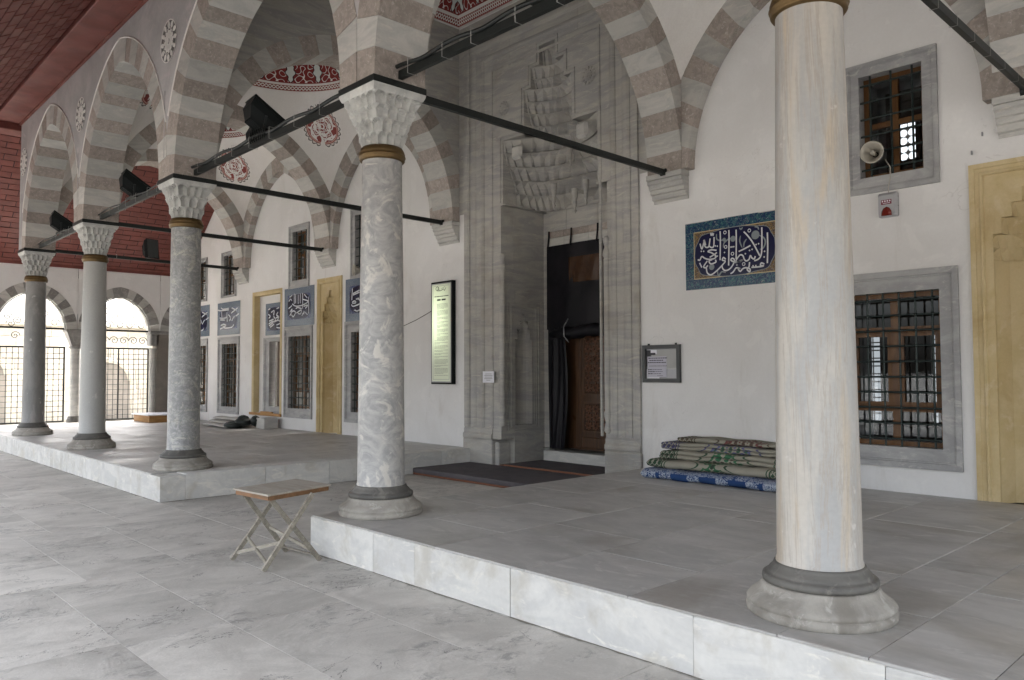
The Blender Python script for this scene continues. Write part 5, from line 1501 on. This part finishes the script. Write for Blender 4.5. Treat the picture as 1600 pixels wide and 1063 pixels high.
floodlight((-11.16, 0, 4.415), (.05, .55, .83), 'black floodlight on the tie rod right of the pale column')
floodlight((-15.42, 0, 4.415), (.05, .55, .83), 'black floodlight on the tie rod right of the dark column')
floodlight((-2.05, 0, 4.415), (.2, .75, .6), 'black floodlight partly cut off by the top of the picture')
floodlight((CX[4], 2.33, 4.355), (.75, .25, .1), 'square black floodlight on the far tie rod before the red ceiling')

# ------------------------------------------------------------------ signs and fittings on the wall
SGN = MT('lit sign face', .35)
u_, v_ = SGN.uv()
glow = SGN.step(u_, .98, .0) * .6 + .4
hot = SGN.step((v_ - .62).abs(), .5, .0)
SGN.col((.50, .53, .42))
SGN.b.inputs['Emission Color'].default_value = (.80, .93, .58, 1)
st = hot * SGN.step(u_, 1.15, .25) * .095 + .012
SGN.ln(st.k, SGN.b.inputs['Emission Strength'])
sb = thing('information_board', 'tall narrow lit information board in a black box, left of the portal', 'sign', (-9.04, WY - .08, 1.42))
g = G().box(-9.345, -8.74, WY - .085, WY, 1.42, 3.26, .006)
obj('sign_box', g, BLACKP, sb)
obj('sign_face', G().quad((-9.325, WY - .0875, 1.45), (-8.765, WY - .0875, 1.45), (-8.765, WY - .0875, 3.23), (-9.325, WY - .0875, 3.23), 0, [(0, 0), (1, 0), (1, 1), (0, 1)]), SGN.m, sb)
g = G().frame(-9.275, -8.815, 1.50, 3.185, [(0, WY - .0885), (.008, WY - .0885)], FY)
g.frame(-9.325, -8.765, 1.45, 3.23, [(0, WY - .088), (.016, WY - .090), (.022, WY - .088)], FY)
obj('face_border', g, STEEL, sb)
g = G(); yq = WY - .0895
rr = random.Random(11)
z = 2.855
blocks = [2, 4, 5, 5, 6, 4, 3, 5, 5, 4, 5, 3, 4, 2]
full = 0
while z > 1.56:
    nl = rr.choice((2, 3, 4, 5))
    for k in range(nl):
        if z < 1.56: break
        x = -9.235 + (.07 if z > 2.2 else 0)
        end = -8.85 if k < nl - 1 else rr.uniform(-9.1, -8.88)
        while x < end:
            w = rr.uniform(.015, .06); g.box(x, min(x + w, end), yq - .0006, yq, z - .0042, z + .0042); x += w + .008
        z -= .0215
    z -= .014
obj('printed_lines', g, GREYINK, sb)
g = G()
x = -9.235
for w in (.05, .09, .03, .05, .02, .12): g.box(x, x + w, yq - .001, yq, 2.985, 3.0); x += w + .008
x = -9.16
for w in (.10, .115): g.box(x, x + w, yq - .001, yq, 2.915, 2.945); x += w + .03
g.ribbon([(-9.17, 3.10), (-9.20, 3.14), (-9.15, 3.17), (-9.11, 3.13), (-9.16, 3.10), (-9.05, 3.095), (-8.98, 3.12), (-8.95, 3.09), (-8.91, 3.14)], .011, FY, yq, 0, False, 4)
g.ribbon([(-9.14, 3.12), (-9.12, 3.16), (-9.10, 3.10)], .010, FY, yq, 0, False, 4); g.ribbon([(-9.05, 3.12), (-9.0, 3.14), (-8.93, 3.16)], .006, FY, yq, 0, False, 3)
obj('printed_heading', g, INK, sb)
obj('wall_cable', G().tube([(-10.7, WY - .012, 2.43), (-10.32, WY - .014, 2.515), (-9.9, WY - .014, 2.61), (-9.48, WY - .014, 2.735), (-9.35, WY - .02, 2.775)], .006, 5), IRON_R, sb)

nb = thing('notice_case', 'grey framed glass notice case with papers, on the white wall right of the portal', 'notice case', (-4.34, WY - .05, 1.48))
obj('case_back', G().box(-4.635, -4.045, WY - .012, WY, 1.49, 1.98), STEEL, nb)
obj('case_frame', G().frame(-4.645, -4.035, 1.48, 1.99, [(0, WY), (0, WY - .045), (.05, WY - .045), (.055, WY - .015)], FY), plain('dark grey painted frame', (.055, .058, .058), .5), nb)
obj('paper', G().box(-4.575, -4.26, WY - .018, WY - .016, 1.555, 1.835), plain('pale lilac paper', (.50, .49, .56), .7), nb)
obj('paper', G().box(-4.50, -4.10, WY - .0155, WY - .014, 1.66, 1.925), plain('pale grey paper', (.40, .40, .39), .7), nb)
obj('paper', G().box(-4.60, -4.38, WY - .0148, WY - .0135, 1.535, 1.66), WHITEP, nb)
obj('paper', G().box(-4.52, -4.42, WY - .0158, WY - .0152, 1.87, 1.925), WHITEP, nb)
obj('dark_sheet', G().box(-4.59, -4.52, WY - .0145, WY - .0138, 1.70, 1.92).box(-4.59, -4.44, WY - .0164, WY - .0160, 1.855, 1.885), INK, nb)
g = G(); yq = WY - .0185
for z, ws in ((1.812, (-.27, .26)), (1.782, (-.24, .14)), (1.752, (-.285, .22)), (1.705, (-.24, .25)), (1.655, (-.28, -.19)), (1.655, (-.14, .10)), (1.628, (-.28, -.13)), (1.628, (-.10, .12)), (1.600, (-.28, -.17)), (1.600, (-.12, .08)), (1.572, (.0, .13))):
    x = -4.41 + ws[0] * .55; end = -4.41 + ws[1] * .55 + .02; hb = .006 if z > 1.74 or ws[1] < -.1 else .0035
    while x < end:
        w = rr.uniform(.01, .04); g.box(x, min(x + w, end), yq - .0006, yq, z - hb, z + hb); x += w + .005
obj('printed_lines', g, INK, nb)
obj('case_hook', G().box(-4.56, -4.545, WY - .03, WY, 1.988, 2.012).box(-4.115, -4.10, WY - .03, WY, 1.988, 2.012), IRON, nb)

def horn(x, z, y, lab, aim, bars):
    t = thing('horn_loudspeaker', lab, 'loudspeaker', (x, y, z), 'horn loudspeakers on the windows')
    d = Vector(aim).normalized(); a = d.cross(Vector((0, 0, 1))).normalized(); b = a.cross(d)
    c = Vector((x, y, z)); r0 = .115
    def rings(prof, n=28): return [[c + a * r * math.cos(2 * math.pi * k / n) + b * r * math.sin(2 * math.pi * k / n) + d * e for k in range(n)] for r, e in prof]
    HORN = plain('cream horn enamel', (.40, .375, .32), .45)
    g = G().loft(rings([(r0 + .006, 0), (r0 + .006, .006), (r0 - .004, .006), (r0 * .80, -.03), (r0 * .55, -.08), (r0 * .36, -.13), (.03, -.17)]), 0, True, True)
    g.loft(rings([(r0 + .006, 0), (r0 * .84, -.035), (r0 * .6, -.09), (r0 * .42, -.14), (.05, -.18)]), 0, True, True)
    obj('horn', g, HORN, t)
    g = G().loft(rings([(.001, -.005), (.022, -.008), (.026, -.02), (.022, -.10), (.02, -.16)], 14), 0, True, True)
    obj('phase_plug', g, HORN, t)
    g = G().loft(rings([(.06, -.16), (.062, -.17), (.062, -.25), (.04, -.27), (.001, -.27)], 18), 0, True, True)
    obj('driver', g, STEEL, t)
    q = c - d * .2
    obj('bracket', G().bar(q, (q.x, WY + .03, q.z + .05), .03, .012).box(q.x - .06, q.x + .06, WY + .012, WY + .024, q.z - .01, q.z + .11), IRON, t)
    return t
horn(-1.43, 3.99, WY - .20, 'cream horn loudspeaker in front of the upper window above the alarm box', (.15, -1, -.05), 0)
horn(-11.79, 3.72, WY - .18, 'cream horn loudspeaker half hidden by the swirled column', (-.3, -1, -.05), 0)

sr = thing('alarm_siren', 'grey alarm siren box with a red lens and red label under the upper window', 'alarm', (-1.34, WY - .06, 3.29))
g = G(); 
def rrect(x0, x1, z0, z1, r, y, n=4):
    P = []
    for (cx_, cz_, a0) in ((x1 - r, z1 - r, 0), (x0 + r, z1 - r, 90), (x0 + r, z0 + r, 180), (x1 - r, z0 + r, 270)):
        for k in range(n + 1): a = R(a0 + 90 * k / n); P.append((cx_ + r * math.cos(a), y, cz_ + r * math.sin(a)))
    return P
x0, x1, z0, z1 = -1.435, -1.235, 3.292, 3.556
L = [rrect(x0, x1, z0, z1, .02, WY + .01), rrect(x0, x1, z0, z1, .02, WY - .045), rrect(x0 + .012, x1 - .02, z0 + .012, z1 - .03, .022, WY - .075)]
g.loft(L, 0, False, True); g.add(L[-1], [tuple(range(len(L[-1])))])
obj('siren_box', g, plain('silver grey plastic', (.36, .36, .37), .4), sr)
REDL = MT('red siren lens', .12, 0, .6).col((.15, .018, .012)).m
pts = [(-.055, 0), (-.05, .05), (-.03, .085), (0, .10), (.03, .085), (.05, .05), (.055, 0)]
g = G(); xc = -1.338
g.loft([[(xc + a * q, WY - .072 - e, 3.302 + b * q) for a, b in pts] for q, e in ((1, 0), (.92, .022), (.6, .034))], 0, True, True); g.add([(xc + a * .6, WY - .106, 3.302 + b * .6) for a, b in pts], [tuple(range(7))])
obj('red_lens', g, REDL, sr)
obj('red_label', G().box(-1.392, -1.285, WY - .078, WY - .074, 3.425, 3.475), MT('dark red label', .5).col((.16, .012, .03)).m, sr)
g = G()
for k in range(4): g.box(-1.383 + k * .025, -1.370 + k * .025, WY - .0795, WY - .0775, 3.452, 3.468)
g.box(-1.375, -1.30, WY - .0795, WY - .0775, 3.436, 3.441)
obj('label_marks', g, WHITEP, sr)
obj('siren_screw', G().box(-1.2355, -1.233, WY - .03, WY - .02, 3.50, 3.51).box(-1.2355, -1.233, WY - .03, WY - .02, 3.40, 3.41), IRON, sr)
obj('siren_wire', G().tube([(-1.33, WY - .03, 3.55), (-1.325, WY - .042, 3.62), (-1.30, WY - .05, 3.72), (-1.31, WY - .02, 3.84), (-1.36, WY - .02, 3.93)], .005, 5), plain('cream wire', (.4, .37, .32), .6), sr)
for x, z in ((-.42, 4.0), (-.52, 3.83)):
    obj('wall_hook', G().box(x - .006, x + .006, WY - .02, WY, z - .02, z + .02), STEEL, wall)

# ------------------------------------------------------------------ folding table
tb = thing('folding_table', 'small folding table with grey crossed wooden legs beside the platform corner', 'table', (-4.43, -.9, 0))
Lc, Fc, Rc, Bc = (-4.70, -1.165), (-4.135, -1.12), (-4.315, -.43), (-4.88, -.475)
g = G(); tp = [Lc, Fc, Rc, Bc]
g.prism(tp, FZ, .607, .622)
obj('table_top', g, WOOD_TO, tb)
def inset(k, f): return [(p[0] + (sum(q[0] for q in tp) / 4 - p[0]) * f, p[1] + (sum(q[1] for q in tp) / 4 - p[1]) * f) for p in tp]
I = inset(0, .07)
for k in range(4):
    p, q = I[k], I[(k + 1) % 4]
    if k in (0, 1, 2): obj('apron', G().bar((*p, .588), (*q, .588), .022, .036), WOOD_E, tb)
def leg(p, q): obj('leg', G().bar(p, q, .024, .038), WOOD_T, tb)
leg((-4.705, -1.171, .004), (-4.715, -.70, .585)); leg((-4.687, -.666, .004), (-4.675, -1.09, .585))
leg((-4.142, -1.156, .004), (-4.16, -.70, .585)); leg((-4.167, -.621, .004), (-4.185, -1.08, .585))
obj('stretcher', G().bar((-4.70, -1.125, .062), (-4.15, -.985, .215), .016, .028), WOOD_T, tb)
obj('stretcher', G().bar((-4.69, -.70, .05), (-4.165, -.655, .05), .012, .012), WOOD_T, tb)
obj('stretcher', G().bar((-4.69, -.84, .25), (-4.165, -.70, .10), .016, .026), WOOD_T, tb)
obj('brace', G().bar((-4.706, -1.03, .18), (-4.146, -1.115, .052), .016, .03), WOOD_T, tb)

# ------------------------------------------------------------------ folded rugs
def rug_mat(name, ground, line, motif, mot2, L, blue=False):
    m = MT(name, .95, 0, .1)
    x, y, z = m.xyz((1, 1, 1))
    v = m.coord((1, 1, 1), False)
    s = y * -.9 + z                      # runs up and over the fold
    e = (x.abs() * -1.0 + L / 2)        # distance from the end
    k = m.mix(0.0, ground, ground)
    if not blue:
        lat = ((x + s) * 46.0).sin().abs().mn(((x - s) * 46.0).sin().abs())
        k = m.mix(e.lt(.20), k, line)
        k = m.mix(e.lt(.20) * lat.lt(.34), k, ground)
        k = m.mix(e.lt(.225) * e.gt(.205) + e.lt(.26) * e.gt(.245), k, line)
        dm = x.abs() * .55 + (s * 1.0).abs()
        zz = ((x * 26.0).sin().abs() * .03)
        k = m.mix((dm + zz).lt(.19), k, motif)
        k = m.mix((dm + zz).lt(.165), k, ground)
        w = ((x * 30.0 + s * 34.0).sin() * (x * 30.0 - s * 34.0).sin())
        k = m.mix((dm).lt(.16) * w.gt(.12), k, motif)
        k = m.mix((dm).lt(.16) * w.lt(-.55), k, mot2)
        k = m.mix((dm - .24).abs().lt(.008), k, line)
    else:
        fl = m.noise(m.coord((1, 1, 1), False), 22, 3, .7, 2.5)
        k = m.mix(e.lt(.20) * fl.gt(.46), k, line)
        sp = ((x * 8.2).sin().abs()).gt(.80)
        k = m.mix(sp * fl.gt(.50), k, line)
        k = m.mix(z.gt(.085) * fl.gt(.48), k, motif)
    k = m.bright(k, m.noise(v, 160, 2) * .5 + .75); m.col(k)
    m.bump(m.noise(v, 220, 2), .5, .004); return m.m
def rug(x0, x1, y0, z0, dep, th, folds, mat, lab, sag=.01):
    """flattened, folded rug: layered rounded section swept along x"""
    sec = []
    n = folds
    h = th / n
    for k in range(n):
        for j in range(7):
            a = -math.pi / 2 + math.pi * j / 6
            sec.append((-math.cos(a) * h * .75 + (.018 * (k % 2)), k * h + h / 2 + math.sin(a) * h * .5))
    front = [(y0 + a, z0 + b) for a, b in sec]
    back = [(min(y0 + dep, WY - .004), z0 + th), (min(y0 + dep, WY - .004), z0)]
    poly = front + back
    g = G(); NX = 36; rings = []
    for i in range(NX + 1):
        f = i / NX; x = x0 + (x1 - x0) * f
        dz = sag * math.sin(f * 7 + z0 * 9) * .5 + (.006 * math.sin(f * 23 + z0 * 30)); dy = .016 * math.sin(f * 5 + z0 * 17)
        rings.append([(x + .012 * math.sin(b * 60) * (1 if i == 0 else 0), a + dy * (1 if a < y0 + dep * .5 else 0), b + (dz if b > z0 + .005 else 0)) for a, b in poly])
    g.loft(rings, 0, True, True)
    g.add(rings[0], [tuple(range(len(poly)))]); g.add(rings[-1], [tuple(range(len(poly)))[::-1]])
    o = obj('folded_rug', g, mat, org=((x0 + x1) / 2, y0, z0), label=lab, cat='rug', group='folded rugs stacked by the wall')
    return o
CRM = (.29, .275, .225); GRN = (.04, .075, .047); DGR = (.035, .055, .038)
rug(-3.93, -2.12, 3.72, H, .9, .118, 1, rug_mat('blue floral rug', (.024, .055, .15), (.36, .40, .46), (.24, .27, .33), (.3, .3, .3), 1.81, True), 'blue rug with white flowers, lowest of the stack by the wall')
rug(-3.96, -2.10, 3.84, H + .120, .8, .095, 1, rug_mat('green lattice rug', CRM, GRN, (.04, .12, .06), DGR, 1.86), 'cream folded rug with a large green diamond motif, lying directly on the blue rug')
rug(-3.90, -2.12, 4.00, H + .217, .66, .100, 2, rug_mat('green oval rug', CRM, GRN, (.045, .13, .07), (.10, .09, .07), 1.78), 'thick cream folded rug with green lattice ends, middle of the stack')
rug(-3.98, -2.05, 4.15, H + .319, .51, .080, 2, rug_mat('violet motif rug', CRM, (.075, .075, .14), (.12, .12, .22), (.05, .10, .07), 1.93), 'cream folded rug with violet lattice ends, second from the top')
rug(-3.86, -2.0, 4.32, H + .401, .34, .052, 1, rug_mat('rust motif rug', CRM, (.09, .07, .05), (.15, .06, .055), (.10, .07, .055), 1.86), 'thin cream rug with a rust red zigzag, topmost of the stack')

# ------------------------------------------------------------------ carpeted step before the door
st_ = thing('carpeted_step', 'low wooden step covered with dark carpet in front of the portal door', 'step', (-6.4, 4.0, 0))
obj('step_frame', G().box(-8.28, -4.53, 3.40, PF - .045, .002, .03), REDTRIM, st_)
obj('carpet', G().box(-8.285, -4.525, 3.388, PF - .046, .031, .105, .012), CARPET, st_)
rc = thing('recess_carpet', 'dark carpet on the floor of the portal recess, before the threshold', 'carpet', (-6.4, 5.1, 0))
obj('floor_base', G().box(OL + .002, OR - .002, PF - .04, PB - .17, .002, .115), REDTRIM, rc)
obj('carpet', G().box(OL + .10, OR - .002, PF - .035, PB - .168, .116, .132, .005), CARPET, rc)
obj('trim_strip', G().box(OL + .10, OR - .002, PF - .044, PF - .034, .09, .130), REDTRIM, rc)

# ------------------------------------------------------------------ things lying at the far end
MATM = stone('pale woven mat', (.48, .46, .43), (.40, .385, .36), ns=10, rough=.95, rnd=.1, bump=.6, fine=120)
def mat_bundle(x0, x1, y, z, w, h, lab):
    g = G(); rings = []
    for i in range(13):
        f = i / 12; x = x0 + (x1 - x0) * f; dz = .014 * math.sin(f * 6 + z * 20)
        rings.append([(x, y + w * math.cos(2 * math.pi * k / 14) * .5 + .02 * math.sin(f * 5), z + h / 2 + max(-h / 2, h * .5 * math.sin(2 * math.pi * k / 14)) + (dz if math.sin(2 * math.pi * k / 14) > 0 else 0)) for k in range(14)])
    g.loft(rings, 0, True, True); g.add(rings[0], [tuple(range(14))]); g.add(rings[-1], [tuple(range(14))[::-1]])
    return obj('folded_mat', g, MATM, org=((x0 + x1) / 2, y, z), label=lab, cat='mat', group='pale mats heaped by the far windows')
mat_bundle(-17.35, -15.95, 3.98, H, .62, .085, 'pale folded mat on the floor, lowest of the heap below the far window')
mat_bundle(-17.32, -16.0, 4.06, H + .083, .5, .065, 'pale folded mat, middle of the heap below the far window')
mat_bundle(-17.45, -16.1, 4.16, H + .146, .40, .085, 'rolled pale mat on top of the heap below the far window')
SACK = stone('black green plastic sheet', (.018, .022, .020), (.03, .036, .033), ns=4, rough=.5, rnd=0, bump=.5, fine=14)
def lump(name, pieces, mat, lab, cat, org):
    g = G(); rr = random.Random(5)
    for cx_, cy_, cz_, rx, ry, rz in pieces:
        N, M_ = 14, 8; rings = []
        for j in range(M_ + 1):
            a = math.pi * j / M_ - math.pi / 2
            rings.append([(cx_ + rx * math.cos(a) * math.cos(2 * math.pi * k / N) * (1 + .18 * math.sin(5 * k + j * 3)), cy_ + ry * math.cos(a) * math.sin(2 * math.pi * k / N), max(H + .002, cz_ + rz * math.sin(a) * (1 + .15 * math.sin(3 * k + j)))) for k in range(N)])
        g.loft(rings, 0, True, True)
    return obj(name, g, mat, org=org, label=lab, cat=cat)
lump('plastic_sheet', [(-16.0, 3.86, H + .07, .28, .22, .09), (-15.85, 4.02, H + .14, .22, .2, .10), (-16.05, 4.12, H + .20, .16, .14, .09), (-15.62, 4.22, H + .17, .12, .12, .12)], SACK, 'crumpled black plastic sheet lying between the mats and the grey block', 'sheet', (-15.95, 4, H))
tag(obj('stone_block', G().box(-15.55, -15.14, 4.20, 4.55, H, H + .25, .012), V_GREY), 'small grey stone block on the floor under the tiled doorway', 'block')
pb = thing('wooden_podium', 'low orange wooden podium with a pale top beside the far gate', 'podium', (-20.1, 3.4, H))
obj('podium_side', G().box(-20.75, -19.55, 3.15, 3.95, H, H + .185, .006), WOOD_P, pb)
obj('podium_top', G().box(-20.80, -19.50, 3.10, 4.0, H + .186, H + .215, .006), WHITEP, pb)

for o in bpy.data.objects:
    if o.name.split('.')[0] in ('printed_lines', 'printed_heading', 'label_marks', 'grille_knots', 'gate_knots', 'scrollwork', 'cable_coil', 'calligraphy', 'painted_flowers'): o['kind'] = 'stuff'
